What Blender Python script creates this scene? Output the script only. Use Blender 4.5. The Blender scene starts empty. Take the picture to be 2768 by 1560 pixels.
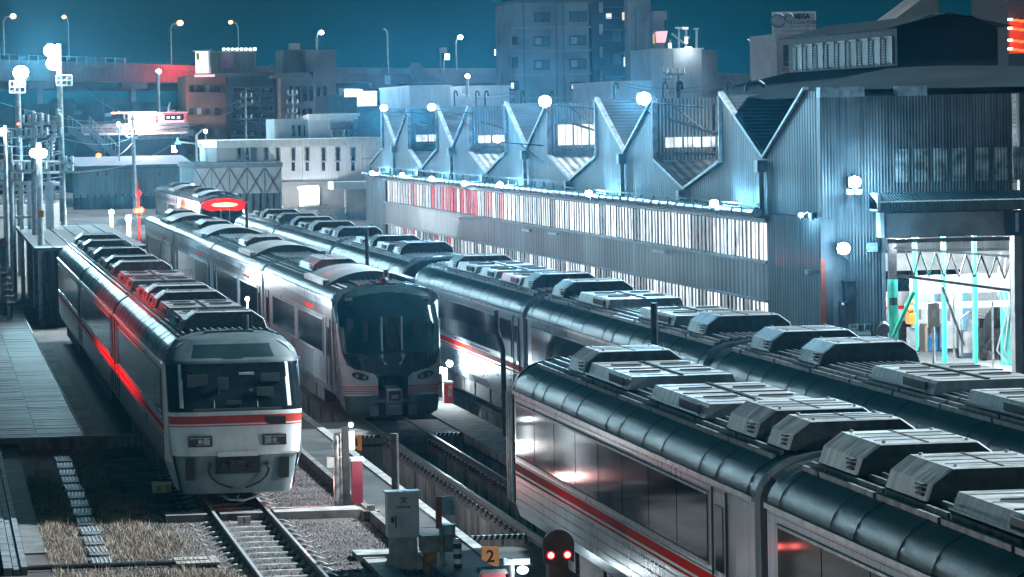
import bpy, math, random
from mathutils import Vector, Matrix
R = math.radians
FLOOD_P, WALL_P, TOWER_P, RED_P, SUN_E = 500, 70, 3000, 26000, 5.0
HAZE_D, HAZE_G = .00013, .93
random.seed(7)
SC = bpy.context.scene
COL = SC.collection

# ---------------------------------------------------------------- camera
F, H, YAW, PIT, ROL = 9709.4, 7.985, .1599, .0472, .0184
cam_d = bpy.data.cameras.new("camera")
cam = bpy.data.objects.new("camera", cam_d); COL.objects.link(cam); SC.camera = cam
cam_d.sensor_fit = 'HORIZONTAL'; cam_d.sensor_width = 36.0
cam_d.lens = 36.0 * F / 2768.0
cam_d.clip_start = 1.0; cam_d.clip_end = 4000.0
fwd = Vector((math.sin(YAW) * math.cos(PIT), math.cos(YAW) * math.cos(PIT), -math.sin(PIT)))
q = fwd.to_track_quat('-Z', 'Y')
cam.matrix_world = Matrix.Translation((0, 0, H)) @ q.to_matrix().to_4x4() @ Matrix.Rotation(-ROL, 4, 'Z')

def ray(px, py):
    a = px - 1384; b = 780 - py
    c, s = math.cos(ROL), math.sin(ROL)
    u = a * c + b * s; v = -a * s + b * c
    U, X = v / F, u / F
    c, s = math.cos(PIT), math.sin(PIT)
    D = c + U * s; z = -s + U * c
    c, s = math.cos(YAW), math.sin(YAW)
    return X * c + D * s, -X * s + D * c, z
K = 1 / .93064
def at(dx, dy, Y):
    """world point seen at display pixel (dx, dy) at the distance Y along the tracks"""
    x, y, z = ray(dx * K, dy * K); t = Y / y
    return Vector((x * t, Y, z * t + H))
def atx(dx, dy, X):
    x, y, z = ray(dx * K, dy * K); t = X / x
    return Vector((X, y * t, z * t + H))
def atz(dx, dy, Z):
    x, y, z = ray(dx * K, dy * K); t = (Z - H) / z
    return Vector((x * t, y * t, Z))

# ---------------------------------------------------------------- sky and exposure
W = bpy.data.worlds.new("World"); SC.world = W; W.use_nodes = True
nt = W.node_tree; nt.nodes.clear()
out = nt.nodes.new('ShaderNodeOutputWorld'); bg = nt.nodes.new('ShaderNodeBackground')
tc = nt.nodes.new('ShaderNodeTexCoord'); sep = nt.nodes.new('ShaderNodeSeparateXYZ'); rp = nt.nodes.new('ShaderNodeValToRGB')
nt.links.new(tc.outputs['Generated'], sep.inputs[0]); nt.links.new(sep.outputs['Z'], rp.inputs[0])
e = rp.color_ramp.elements
e[0].position = 0.0; e[0].color = (.0, .070, .12, 1)
e[1].position = 1.0; e[1].color = (.0, .085, .115, 1)
e2 = e.new(.035); e2.color = (.0, .030, .042, 1)
e2 = e.new(.25); e2.color = (.0, .060, .085, 1)
# pale city glow low in the sky behind the viewer
m1 = nt.nodes.new('ShaderNodeMapRange'); m1.inputs[1].default_value = .15; m1.inputs[2].default_value = -.8; nt.links.new(sep.outputs['Y'], m1.inputs[0])
m2 = nt.nodes.new('ShaderNodeMapRange'); m2.inputs[1].default_value = .55; m2.inputs[2].default_value = .0; nt.links.new(sep.outputs['Z'], m2.inputs[0])
mu = nt.nodes.new('ShaderNodeMath'); mu.operation = 'MULTIPLY'; nt.links.new(m1.outputs[0], mu.inputs[0]); nt.links.new(m2.outputs[0], mu.inputs[1])
mxw = nt.nodes.new('ShaderNodeMixRGB'); nt.links.new(mu.outputs[0], mxw.inputs[0]); nt.links.new(rp.outputs[0], mxw.inputs[1]); mxw.inputs[2].default_value = (.13, .23, .28, 1)
nt.links.new(mxw.outputs[0], bg.inputs[0]); bg.inputs[1].default_value = .34
nt.links.new(bg.outputs[0], out.inputs[0])
# added cold high light, source out of view beyond the shed on the right
sl = bpy.data.lights.new('sun', 'SUN'); sl.energy = SUN_E; sl.angle = R(1.5); sl.color = (.78, .93, 1.)
so_ = bpy.data.objects.new('sun', sl); COL.objects.link(so_)
so_.rotation_euler = Vector((-.74, -.14, -.64)).to_track_quat('-Z', 'Y').to_euler()
SC.view_settings.view_transform = 'Standard'; SC.view_settings.look = 'None'
SC.view_settings.exposure = 1.4; SC.view_settings.gamma = 1.0
cy = SC.cycles
cy.max_bounces = 5; cy.diffuse_bounces = 2; cy.glossy_bounces = 3; cy.transmission_bounces = 3; cy.volume_bounces = 0
cy.transparent_max_bounces = 8; cy.caustics_reflective = False; cy.caustics_refractive = False
cy.sample_clamp_indirect = 4.0; cy.sample_clamp_direct = 0.0
cy.use_denoising = True; cy.use_light_tree = True

# ---------------------------------------------------------------- materials
MATS = {}
def mat(name, col=(.1, .1, .1), rough=.6, metal=0., var=.12, vscale=3., bump=0., bscale=30., stretch=(1, 1, 1), spec=.5,
        emit=None, estr=0., col2=None, streak=0., wave=None, coords='Object'):
    if name in MATS: return MATS[name]
    m = bpy.data.materials.new(name); m.use_nodes = True; MATS[name] = m
    n = m.node_tree; b = n.nodes['Principled BSDF']; L = n.links
    b.inputs['Roughness'].default_value = rough; b.inputs['Metallic'].default_value = metal
    b.inputs['Specular IOR Level'].default_value = spec
    t = n.nodes.new('ShaderNodeTexCoord'); mp = n.nodes.new('ShaderNodeMapping')
    L.new(t.outputs[coords], mp.inputs[0]); mp.inputs['Scale'].default_value = stretch
    nz = n.nodes.new('ShaderNodeTexNoise'); nz.inputs['Scale'].default_value = vscale; nz.inputs['Detail'].default_value = 6
    L.new(mp.outputs[0], nz.inputs['Vector'])
    cr = n.nodes.new('ShaderNodeValToRGB'); L.new(nz.outputs[0], cr.inputs[0])
    c2 = col2 or tuple(max(0, c * (1 - 2.2 * var)) for c in col)
    cr.color_ramp.elements[0].position = .33; cr.color_ramp.elements[0].color = (*c2, 1)
    cr.color_ramp.elements[1].position = .66; cr.color_ramp.elements[1].color = (*[min(1, c * (1 + .5 * var)) for c in col], 1)
    last = cr.outputs[0]
    if streak:   # vertical dirt runs
        m2 = n.nodes.new('ShaderNodeMapping'); m2.inputs['Scale'].default_value = (7, 7, .35); L.new(t.outputs[coords], m2.inputs[0])
        n2 = n.nodes.new('ShaderNodeTexNoise'); n2.inputs['Scale'].default_value = 1.0; n2.inputs['Detail'].default_value = 4; L.new(m2.outputs[0], n2.inputs['Vector'])
        r2 = n.nodes.new('ShaderNodeValToRGB'); L.new(n2.outputs[0], r2.inputs[0])
        r2.color_ramp.elements[0].position = .38; r2.color_ramp.elements[0].color = (1 - streak,) * 3 + (1,)
        r2.color_ramp.elements[1].position = .6; r2.color_ramp.elements[1].color = (1, 1, 1, 1)
        mx = n.nodes.new('ShaderNodeMixRGB'); mx.blend_type = 'MULTIPLY'; mx.inputs[0].default_value = 1
        L.new(last, mx.inputs[1]); L.new(r2.outputs[0], mx.inputs[2]); last = mx.outputs[0]
    L.new(last, b.inputs['Base Color'])
    if rough < .9:
        mr = n.nodes.new('ShaderNodeMapRange'); L.new(nz.outputs[0], mr.inputs[0])
        mr.inputs[3].default_value = max(.02, rough * .75); mr.inputs[4].default_value = min(1, rough * 1.25)
        L.new(mr.outputs[0], b.inputs['Roughness'])
    if bump or wave:
        bp = n.nodes.new('ShaderNodeBump'); bp.inputs['Strength'].default_value = bump or 1.0
        if wave:   # (axis, pitch metres, height)
            wv = n.nodes.new('ShaderNodeTexWave'); wv.wave_type = 'BANDS'; wv.bands_direction = wave[0]
            wv.inputs['Scale'].default_value = .314159 * 2 / wave[1] / 2; L.new(t.outputs[coords], wv.inputs['Vector'])
            bp.inputs['Distance'].default_value = wave[2]; bp.inputs['Strength'].default_value = 1.0
            L.new(wv.outputs['Fac'], bp.inputs['Height'])
        else:
            nb = n.nodes.new('ShaderNodeTexNoise'); nb.inputs['Scale'].default_value = bscale; nb.inputs['Detail'].default_value = 5
            L.new(mp.outputs[0], nb.inputs['Vector']); bp.inputs['Distance'].default_value = .02
            L.new(nb.outputs[0], bp.inputs['Height'])
        L.new(bp.outputs[0], b.inputs['Normal'])
    if emit:
        b.inputs['Emission Color'].default_value = (*emit, 1); b.inputs['Emission Strength'].default_value = estr * .5
    return m

def glow(name, col, s):
    if name in MATS: return MATS[name]
    m = bpy.data.materials.new(name); m.use_nodes = True; MATS[name] = m
    b = m.node_tree.nodes['Principled BSDF']; b.inputs['Base Color'].default_value = (*[min(.8, c) for c in col], 1)
    b.inputs['Emission Color'].default_value = (*col, 1); b.inputs['Emission Strength'].default_value = s * .5
    return m

# ---------------------------------------------------------------- mesh builder
class MB:
    def __init__(s): s.v = []; s.f = []; s.mi = []; s.cm = 0; s.sm = []; s.smooth = False
    def m(s, i): s.cm = i; return s
    def face(s, pts):
        k = len(s.v); s.v += [tuple(p) for p in pts]; s.f.append(tuple(range(k, k + len(pts)))); s.mi.append(s.cm); s.sm.append(s.smooth)
    def mesh(s, vs, fs, smooth=False):
        k = len(s.v); s.v += [tuple(p) for p in vs]
        for f in fs: s.f.append(tuple(i + k for i in f)); s.mi.append(s.cm); s.sm.append(smooth)
    def box(s, x0, x1, y0, y1, z0, z1):
        if x0 > x1: x0, x1 = x1, x0
        if y0 > y1: y0, y1 = y1, y0
        if z0 > z1: z0, z1 = z1, z0
        v = [(x0, y0, z0), (x1, y0, z0), (x1, y1, z0), (x0, y1, z0), (x0, y0, z1), (x1, y0, z1), (x1, y1, z1), (x0, y1, z1)]
        s.mesh(v, [(0, 3, 2, 1), (4, 5, 6, 7), (0, 1, 5, 4), (1, 2, 6, 5), (2, 3, 7, 6), (3, 0, 4, 7)])
    def cbox(s, c, d, rz=0):
        hx, hy, hz = d[0] / 2, d[1] / 2, d[2] / 2; M = Matrix.Rotation(rz, 3, 'Z'); c = Vector(c)
        v = [c + M @ Vector((sx * hx, sy * hy, sz * hz)) for sz in (-1, 1) for sx, sy in ((-1, -1), (1, -1), (1, 1), (-1, 1))]
        s.mesh(v, [(0, 3, 2, 1), (4, 5, 6, 7), (0, 1, 5, 4), (1, 2, 6, 5), (2, 3, 7, 6), (3, 0, 4, 7)])
    def prism(s, prof, a0, a1, axis='y', cap=True, smooth=False, closed=True):
        """profile of 2D points swept along an axis. y: (x,z); x: (y,z); z: (x,y)"""
        def P(p, a):
            return (p[0], a, p[1]) if axis == 'y' else ((a, p[0], p[1]) if axis == 'x' else (p[0], p[1], a))
        n = len(prof); v = [P(p, a0) for p in prof] + [P(p, a1) for p in prof]
        fs = [(i, (i + 1) % n, n + (i + 1) % n, n + i) for i in range(n if closed else n - 1)]
        s.mesh(v, fs, smooth)
        if cap: s.face([P(p, a0) for p in prof][::-1]); s.face([P(p, a1) for p in prof])
    def tube(s, p0, p1, r, n=8, r2=None, cap=True):
        p0 = Vector(p0); p1 = Vector(p1); d = p1 - p0
        if d.length < 1e-6: return
        z = d.normalized(); x = z.orthogonal().normalized(); y = z.cross(x); r2 = r if r2 is None else r2
        v = []
        for p, rr in ((p0, r), (p1, r2)):
            v += [p + (x * math.cos(2 * math.pi * i / n) + y * math.sin(2 * math.pi * i / n)) * rr for i in range(n)]
        s.mesh(v, [(i, (i + 1) % n, n + (i + 1) % n, n + i) for i in range(n)], n > 5)
        if cap: s.face(v[:n][::-1]); s.face(v[n:])
    def path(s, pts, r, n=6):
        for a, b in zip(pts, pts[1:]): s.tube(a, b, r, n)
    def ball(s, c, r, n=10, sz=1.0):
        vs = []; fs = []; m = n // 2
        for j in range(m + 1):
            t = math.pi * j / m
            for i in range(n):
                p = 2 * math.pi * i / n
                vs.append((c[0] + r * math.sin(t) * math.cos(p), c[1] + r * math.sin(t) * math.sin(p), c[2] + r * sz * math.cos(t)))
        for j in range(m):
            for i in range(n): fs.append((j * n + i, (j + 1) * n + i, (j + 1) * n + (i + 1) % n, j * n + (i + 1) % n))
        s.mesh(vs, fs, True)
    def build(s, name, mats, parent=None, loc=None):
        me = bpy.data.meshes.new(name); me.from_pydata(s.v, [], s.f)
        if not isinstance(mats, (list, tuple)): mats = [mats]
        for m in mats: me.materials.append(m)
        me.polygons.foreach_set('material_index', s.mi); me.polygons.foreach_set('use_smooth', s.sm)
        me.update()
        o = bpy.data.objects.new(name, me); COL.objects.link(o)
        if parent: o.parent = parent
        if loc: o.location = loc
        return o

def tag(o, label=None, cat=None, group=None, kind=None):
    if label: o['label'] = label
    if cat: o['category'] = cat
    if group: o['group'] = group
    if kind: o['kind'] = kind
    return o
def thing(name, label, cat, loc=(0, 0, 0), group=None, rz=0):
    o = bpy.data.objects.new(name, None); COL.objects.link(o); o.location = loc; o.rotation_euler = (0, 0, rz)
    o.empty_display_size = .3
    return tag(o, label, cat, group)
def copy_tree(o, parent=None):
    c = o.copy(); COL.objects.link(c)
    if parent: c.parent = parent
    for ch in list(o.children): copy_tree(ch, c)
    return c
def struct(name, mb, m): return tag(mb.build(name, m), kind='structure')
def part(name, mb, m, par, label=None):
    o = mb.build(name, m, par)
    if label: o['label'] = label
    return o

def text(body, size, m, name='lettering', parent=None, M=None, align='CENTER', extrude=.004, sx=1.0, bold=0.):
    """flat lettering as a mesh; M places the XY plane of the text"""
    c = bpy.data.curves.new('t', 'FONT'); c.body = body; c.size = size; c.align_x = align; c.align_y = 'CENTER'
    c.extrude = extrude; c.resolution_u = 2; c.offset = bold
    o = bpy.data.objects.new('t', c); COL.objects.link(o)
    dg = bpy.context.evaluated_depsgraph_get(); dg.update()
    me = bpy.data.meshes.new_from_object(o.evaluated_get(dg))
    bpy.data.objects.remove(o); bpy.data.curves.remove(c)
    me.transform(Matrix.Diagonal((sx, 1, 1, 1)))
    if M is not None: me.transform(M)
    me.materials.clear(); me.materials.append(m)
    t = bpy.data.objects.new(name, me); COL.objects.link(t)
    if parent: t.parent = parent
    return t
def facing_cam(x, y, z):      # text plane standing up, readable from -Y
    return Matrix.Translation((x, y, z)) @ Matrix.Rotation(R(90), 4, 'X')
def facing_left(x, y, z):     # readable from -X
    return Matrix.Translation((x, y, z)) @ Matrix.Rotation(R(-90), 4, 'Z') @ Matrix.Rotation(R(90), 4, 'X')

def light(kind, loc, power, col=(1, 1, 1), radius=.15, parent=None, aim=None, cone=150, name='lamp_light', blend=.6):
    d = bpy.data.lights.new(name, kind); d.energy = power; d.color = col; d.shadow_soft_size = radius
    o = bpy.data.objects.new(name, d); COL.objects.link(o); o.location = loc
    if kind == 'SPOT':
        d.spot_size = R(cone); d.spot_blend = blend
        o.rotation_euler = Vector(aim).to_track_quat('-Z', 'Y').to_euler()
    if parent: o.parent = parent
    return o
# ---------------------------------------------------------------- material set
STEEL = mat('stainless', (.40, .48, .54), .28, .45, .1, 2., .25, 9., (1, .25, .12), streak=.25)
STEEL_SHADED = mat('stainless_shaded', (.14, .13, .125), .30, .5, .2, 2., .3, 10., (1, .25, .12), streak=.35)  # darker copy of the stainless: dark reflections on the left train put into colour
ROOFS = mat('roof_steel', (.035, .05, .058), .36, .3, .35, 1.3, .6, 12., (.3, 3., 1))
ROOFG = mat('roof_grey', (.20, .23, .25), .55, .2, .25, 1.5, .2, 20.)
ACP = mat('unit_paint', (.38, .385, .39), .45, 0., .26, 1.6, .35, 9., (.6, 3.5, 1), streak=.25)
ACG = mat('unit_grille_and_shade', (.05, .06, .062), .65, 0., .3, 8.)
DARK = mat('dark_steel', (.05, .055, .06), .5, .4, .3, 5.)
BLACK = mat('black_rubber', (.012, .014, .015), .6, 0., .2, 6.)
GLASS = mat('window_glass', (.008, .013, .015), .08, 0., .3, 2., spec=.3)
RED = mat('red_band', (.90, .018, .006), .7, 0., .06, 4., spec=.04)
ORANGE = mat('orange_band', (.55, .16, .03), .4, 0., .08, 4.)
WHITE = mat('white_paint', (.72, .74, .74), .4, 0., .08, 3., streak=.1)
NOSEW = mat('nose_white', (.72, .77, .80), .35, 0., .1, 2., streak=.1)
NOSEG = mat('nose_grey', (.15, .21, .24), .5, 0., .15, 3., .1, 20.)
UNDER = mat('underframe', (.10, .10, .10), .7, .2, .4, 4., .3, 20.)
WHEEL = mat('wheel_steel', (.30, .27, .25), .45, .7, .3, 5.)
GALV = mat('galvanised', (.42, .46, .48), .45, .6, .2, 5., .1, 20.)
CONC = mat('concrete', (.22, .21, .205), .85, 0., .3, 1.6, .5, 18., streak=.35)
CONCL = mat('concrete_light', (.33, .33, .32), .85, 0., .25, 2.5, .4, 25.)
ASPH = mat('asphalt', (.055, .058, .06), .8, 0., .35, .8, .8, 60.)
LAMPW = glow('lamp_white', (.72, .92, 1.), 90.)
LAMPS = glow('lamp_small', (.85, .95, 1.), 25.)
LAMPR = glow('lamp_red', (1., .06, .02), 14.)
LAMPO = glow('lamp_orange', (1., .28, .06), 16.)

XA, XB, XD = 6.15, 11.87, 16.13
HW = 1.43
ROOFP = [(1.43, 3.0), (1.42, 3.10), (1.37, 3.22), (1.27, 3.34), (1.12, 3.44), (.92, 3.52), (.6, 3.58), (.3, 3.61), (0, 3.62)]
ROOFP = ROOFP + [(-x, z) for x, z in ROOFP[-2::-1]]

def ac_tall(par, x0, x1, y0, y1, z0=3.60, h=.37, steep=.10, shaded_ends=True):
    """roof unit with sloping shoulders, seen end-on as a trapezoid"""
    b = MB(); cw = (x1 - x0)
    p = [(x0, z0), (x1, z0), (x1 - .07, z0 + h * .55), (x1 - .30, z0 + h), (x0 + .30, z0 + h), (x0 + .07, z0 + h * .55)]
    q_ = [(x0 + .02, z0), (x1 - .02, z0), (x1 - .09, z0 + h * .53), (x1 - .32, z0 + h * .97), (x0 + .32, z0 + h * .97), (x0 + .09, z0 + h * .53)]
    n = 6
    A = [(x, y0, z) for x, z in p]; B = [(x, y1, z) for x, z in p]
    A2 = [(x, y0 - .05, z) for x, z in q_]
    b.mesh(A + B, [(i, (i + 1) % n, n + (i + 1) % n, n + i) for i in range(n)])
    b.mesh(A2 + A, [(i, (i + 1) % n, n + (i + 1) % n, n + i) for i in range(n)])
    b.m(1); b.face(A2[::-1]); b.face(B)  # end faces take the dark material: the shade on them put into colour
    o = part('roof_unit', b, [ACP, ACG if shaded_ends else ACP], par)
    g = MB(); L = y1 - y0
    for sx, xx in ((-1, x0), (1, x1)):
        for k in range(3):
            zz = z0 + h * (.14 + .15 * k); g.box(xx - sx * .02 - .03, xx - sx * .02 + .03, y0 + .1, y0 + .1 + L * .16, zz, zz + h * .07)
    g.box((x0 + x1) / 2 - .012, (x0 + x1) / 2 + .012, y0, y1, z0 + h - .01, z0 + h + .01); g.box(x0 + .32, x1 - .32, (y0 + y1) / 2 - .01, (y0 + y1) / 2 + .01, z0 + h - .01, z0 + h + .008)
    part('louvre', g, ACG, o)
    g = MB()
    for xx in (x0 + .40, x1 - .40):
        for yy in (y0 + .12, y1 - .12): g.tube((xx, yy, z0 + h), (xx, yy, z0 + h + .03), .025, 6)
    g.box(x0 + .36, x1 - .36, y0 + L * .25 - .008, y0 + L * .25 + .008, z0 + h - .005, z0 + h + .012); g.box(x0 + .36, x1 - .36, y0 + L * .75 - .008, y0 + L * .75 + .008, z0 + h - .005, z0 + h + .012)
    part('seam', g, GALV, o)
    return o
def ac_flat(par, x0, x1, y0, y1, z0=3.60, h=.21):
    """low condenser unit with fan openings on top"""
    b = MB(); p = [(x0, z0), (x1, z0), (x1 - .08, z0 + h), (x0 + .08, z0 + h)]
    b.prism(p, y0, y1); o = part('roof_unit', b, ACP, par)
    g = MB(); zt = z0 + h + .004; xm = (x0 + x1) / 2; L = y1 - y0
    for yy in (y0 + L * .28, y0 + L * .72):
        for xc in (xm - .42, xm + .42):
            r = min(.26, L * .2); n = 16
            g.face([(xc + r * math.cos(2 * math.pi * i / n), yy + r * math.sin(2 * math.pi * i / n), zt) for i in range(n)])
            g.tube((xc - r, yy, zt + .02), (xc + r, yy, zt + .02), .012, 5)
    for xx in (xm - .02, xm + .02): g.box(xx - .008, xx + .008, y0 + .05, y1 - .05, zt - .01, zt + .02)
    for sx, xx in ((-1, x0), (1, x1)):
        g.box(xx + .02 * -sx - .02, xx + .02 * -sx + .02, y0 + L * .12, y0 + L * .46, z0 + h * .2, z0 + h * .8)
    g.box(x0 + .1, x1 - .1, y0 + L * .5 - .02, y0 + L * .5 + .02, zt, zt + .015)
    part('fan_grille', g, ACG, o)
    g = MB()
    for k in range(5): g.box(x0 + .1, x1 - .1, y0 + L * (.1 + .2 * k) - .006, y0 + L * (.1 + .2 * k) + .006, z0 + h - .004, z0 + h + .010)
    g.path([(x0 - .05, y0 + .2, z0 + .04), (x0 - .05, y1 - .1, z0 + .04)], .018, 5); g.path([(x1 - .25, y0 - .02, z0 + .06), (x1 - .25, y0 - .3, z0 + .02)], .02, 5)
    part('pipework', g, GALV, o)
    return o
def ac_arc(par, y0, y1, w=1.22, z0=3.52, h=.36):
    """wide arched shroud of the hybrid railcar"""
    n = 14; b = MB(); pr = []
    for i in range(n + 1):
        t = -1 + 2 * i / n; pr.append((w * t, z0 + h * (1 - abs(t) ** 2.2)))
    pr2 = [(x * .93, z0 + (z - z0) * .9) for x, z in pr]
    A = [(x, y0, z) for x, z in pr]; B = [(x, y1, z) for x, z in pr]
    b.mesh(A + B, [(i, i + 1, n + 2 + i, n + 1 + i) for i in range(n)], True)
    b.m(1); b.face(A[::-1]); b.face(B); b.m(0)
    for ya in (y0 + .25, y0 + .62, y1 - .1):
        b.mesh([(x * 1.01, ya, z + .02) for x, z in pr] + [(x * 1.01, ya + .06, z + .02) for x, z in pr], [(i, i + 1, n + 2 + i, n + 1 + i) for i in range(n)])
    o = part('roof_shroud', b, [ACP, mat('shroud_end', (.07, .08, .09), .6, .0, .3, 2., .1, 20.)], par)
    g = MB(); g.box(-w - .06, -w + .12, y0 + .3, y1 - .2, z0 - .02, z0 + .12); g.box(w - .12, w + .06, y0 + .3, y1 - .2, z0 - .02, z0 + .12)
    part('side_vent', g, ACP, o)

def bogie(par, y):
    b = MB(); b.box(-1.0, -.78, y - 1.35, y + 1.35, .42, .66); b.box(.78, 1.0, y - 1.35, y + 1.35, .42, .66); b.box(-.78, .78, y - .3, y + .3, .4, .7)
    for s in (-1, 1):
        for dy in (-1.05, 1.05): b.box(s * .78 - .08 + s * .12, s * .78 + .08 + s * .12, y + dy - .16, y + dy + .16, .3, .62)
        b.tube((s * .95, y - .25, .72), (s * .95, y + .25, .72), .2, 12)
    o = part('bogie', b, UNDER, par)
    for dy in (-1.05, 1.05):
        w = MB()
        for s in (-1, 1):
            w.tube((s * .50, y + dy, .43), (s * .62, y + dy, .43), .43, 20); w.tube((s * .47, y + dy, .43), (s * .505, y + dy, .43), .46, 20)
            w.m(1); w.tube((s * .62, y + dy, .43), (s * .66, y + dy, .43), .30, 16); w.m(0); w.tube((s * .66, y + dy, .43), (s * 1.0, y + dy, .43), .12, 12)
        w.tube((-.5, y + dy, .43), (.5, y + dy, .43), .08, 8)
        part('wheelset', w, [WHEEL, UNDER], o)

def car(name, label, X, y0, y1, style, units=(), near='gap', far='gap', group=None, side=None, xshift=0):
    """one rail car from y0 (near end) to y1 (far end)"""
    ym = (y0 + y1) / 2; o = thing('rail_car', label, 'train car', (X, ym, 0), group)
    a, b_ = y0 - ym, y1 - ym
    side = side or STEEL
    hyb = style == 'hybrid'
    rs = .30 if hyb else 0.
    na = a + (1.35 if near == 'nose' else (0.3 if near == 'gap' else .3)); fb = b_ - (1.3 if far == 'nose' else .3)
    # body shell sides
    s = MB(); zg = 3.0 + (.25 if hyb else 0)
    for sx in (-1, 1):
        s.mesh([(sx * x, y, z) for y in (na, fb) for x, z in ((1.36, .72), (HW, .95), (HW, zg))], [(0, 1, 4, 3), (1, 2, 5, 4)])
        if not hyb:
            for zz in (1.02, 1.18, 1.34): s.box(sx * HW - .012, sx * HW + .012, na + .1, fb - .1, zz, zz + .035)
        for zz in (.93, 2.9 if not hyb else 2.98): s.box(sx * HW - .008, sx * HW + .008, na + .05, fb - .05, zz, zz + .015)
    nend = 8
    for yy in (na, fb):
        s.face([(-1.36, yy, .72), (-HW, yy, .95), (-HW, yy, zg)] + [(-x, yy, z + (zg - 3.0) * (1 - (z - 3) / .62) if hyb else z) for x, z in ROOFP][::1] + [(HW, yy, .95), (1.36, yy, .72)])
    part('body', s, side, o)
    # roof
    r = MB(); rp_ = [(x, z + (zg - 3.0) * (1 - (z - 3) / .62)) for x, z in ROOFP]; n = len(rp_)
    r.mesh([(x, na, z) for x, z in rp_] + [(x, fb, z) for x, z in rp_], [(i, i + 1, n + i + 1, n + i) for i in range(n - 1)], True)
    r.mesh([], [])
    if not hyb:
        yy = na + .45; k = 0
        while yy < fb - .3:     # raised seams across the roof shoulders
            for sx in (-1, 1):
                q_ = [(sx * x, z) for x, z in ROOFP[:7]]
                w_ = .008; hh = .004
                r.mesh([(x * (1 + .006), yy - w_, z + hh) for x, z in q_] + [(x * (1 + .006), yy + w_, z + hh) for x, z in q_] + [(x, yy - 2 * w_, z - .005) for x, z in q_] + [(x, yy + 2 * w_, z - .005) for x, z in q_],
                       [(i, i + 1, 7 + i + 1, 7 + i) for i in range(6)] + [(14 + i, 15 + i, i + 1, i) for i in range(6)] + [(7 + i, 8 + i, 22 + i, 21 + i) for i in range(6)])
            yy += (1.9, 1.1, 2.6, 1.4)[k % 4]; k += 1
    part('roof', r, ROOFS, o)
    t = MB()
    for sx in (-1, 1):
        t.box(sx * (HW + .0), sx * (HW + .045), na, fb, zg - .03, zg + .035)
    part('gutter', t, mat('gutter_metal', (.66, .70, .73), .3, .7, .15, 3.), o)
    t = MB()
    for sx in (-1, 1):
        for xx, zz in ((1.04, 3.5), (.93, 3.545), (.74, 3.58)) if not hyb else ((.95, 3.55), (1.08, 3.5)):
            seg = na + .5
            while seg < fb - .6:
                L = min(2.6, fb - .4 - seg); t.box(sx * xx - .02, sx * xx + .02, seg, seg + L, zz - .04, zz + .035); seg += L + .12
    if hyb or True:
        for k in range(9):
            xx = -.6 + .15 * k; t.box(xx - .015, xx + .015, na + .3, fb - .3, 3.56, 3.637 if not hyb else 3.65)
    part('roof_walkway', t, mat('walkway_strip', (.20, .23, .24), .5, .3, .3, 4.), o)
    # windows, stripes and doors on both sides
    for sx in (-1, 1):
        x_ = sx * (HW + .004)
        def pane(yA, yB, z0, z1, m, nm, t_=.014, fr=None):
            w = MB(); w.box(x_, x_ + sx * t_, yA, yB, z0, z1); w_ = part(nm, w, m, o)
            if fr:
                f = MB(); e_ = .03
                f.box(x_, x_ + sx * (t_ + .012), yA - e_, yB + e_, z1, z1 + e_); f.box(x_, x_ + sx * (t_ + .012), yA - e_, yB + e_, z0 - e_, z0)
                f.box(x_, x_ + sx * (t_ + .012), yA - e_, yA, z0, z1); f.box(x_, x_ + sx * (t_ + .012), yB, yB + e_, z0, z1)
                part('frame', f, fr, w_)
            return w_
        if style == 'express':
            z0, z1 = 1.86, 2.78
            ds = b_ - 2.1 if near == 'nose' or far != 'nose' else a + 1.2   # door position
            doorA = a + 1.0 if near != 'nose' else b_ - 2.1
            if far == 'nose': doorA = a + 2.0
            wa = (doorA + 1.15) if doorA < 0 else a + (1.9 if near == 'nose' else .9)
            wb = (b_ - (1.5 if far == 'nose' else .9)) if doorA < 0 else doorA - .25
            nW = 8; step = (wb - wa) / nW
            for k in range(nW): pane(wa + k * step + .025, wa + (k + 1) * step - .025, z0, z1, GLASS, 'window')
            f = MB(); f.box(x_, x_ + sx * .03, wa - .05, wb + .05, z1 + .005, z1 + .04); f.box(x_, x_ + sx * .03, wa - .05, wb + .05, z0 - .06, z0 - .01)
            part('window_trim', f, GALV, o)
            w = MB(); w.box(x_, x_ + sx * .008, na + .05, fb - .05, 1.52, 1.56); w.box(x_, x_ + sx * .008, na + .05, fb - .05, 1.70, 1.725); w.box(x_, x_ + sx * .008, na + .05, fb - .05, 1.455, 1.478)
            part('white_line', w, WHITE, o)
            w = MB(); w.box(x_, x_ + sx * .010, na + .05, fb - .05, 1.562, 1.698); w.box(x_, x_ + sx * .010, na + .05, fb - .05, 1.48, 1.518)
            part('stripe', w, RED, o)
            d = pane(doorA, doorA + .78, .98, 2.88, side, 'door', .006)
            f = MB(); f.box(x_, x_ + sx * .022, doorA - .07, doorA - .02, .95, 2.92); f.box(x_, x_ + sx * .022, doorA + .80, doorA + .85, .95, 2.92)
            part('door_seal', f, BLACK, d)
            f = MB(); f.box(x_, x_ + sx * .02, doorA + .16, doorA + .62, 1.8, 2.7); part('door_window', f, GLASS, d)
        else:
            z0, z1 = 1.75, 2.62
            ws = [(na + 2.2, na + 9.0), (na + 9.8, fb - 3.0)] if near == 'nose' else [(na + 1.4, na + 8.2), (na + 9.2, fb - 2.3)]
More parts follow.
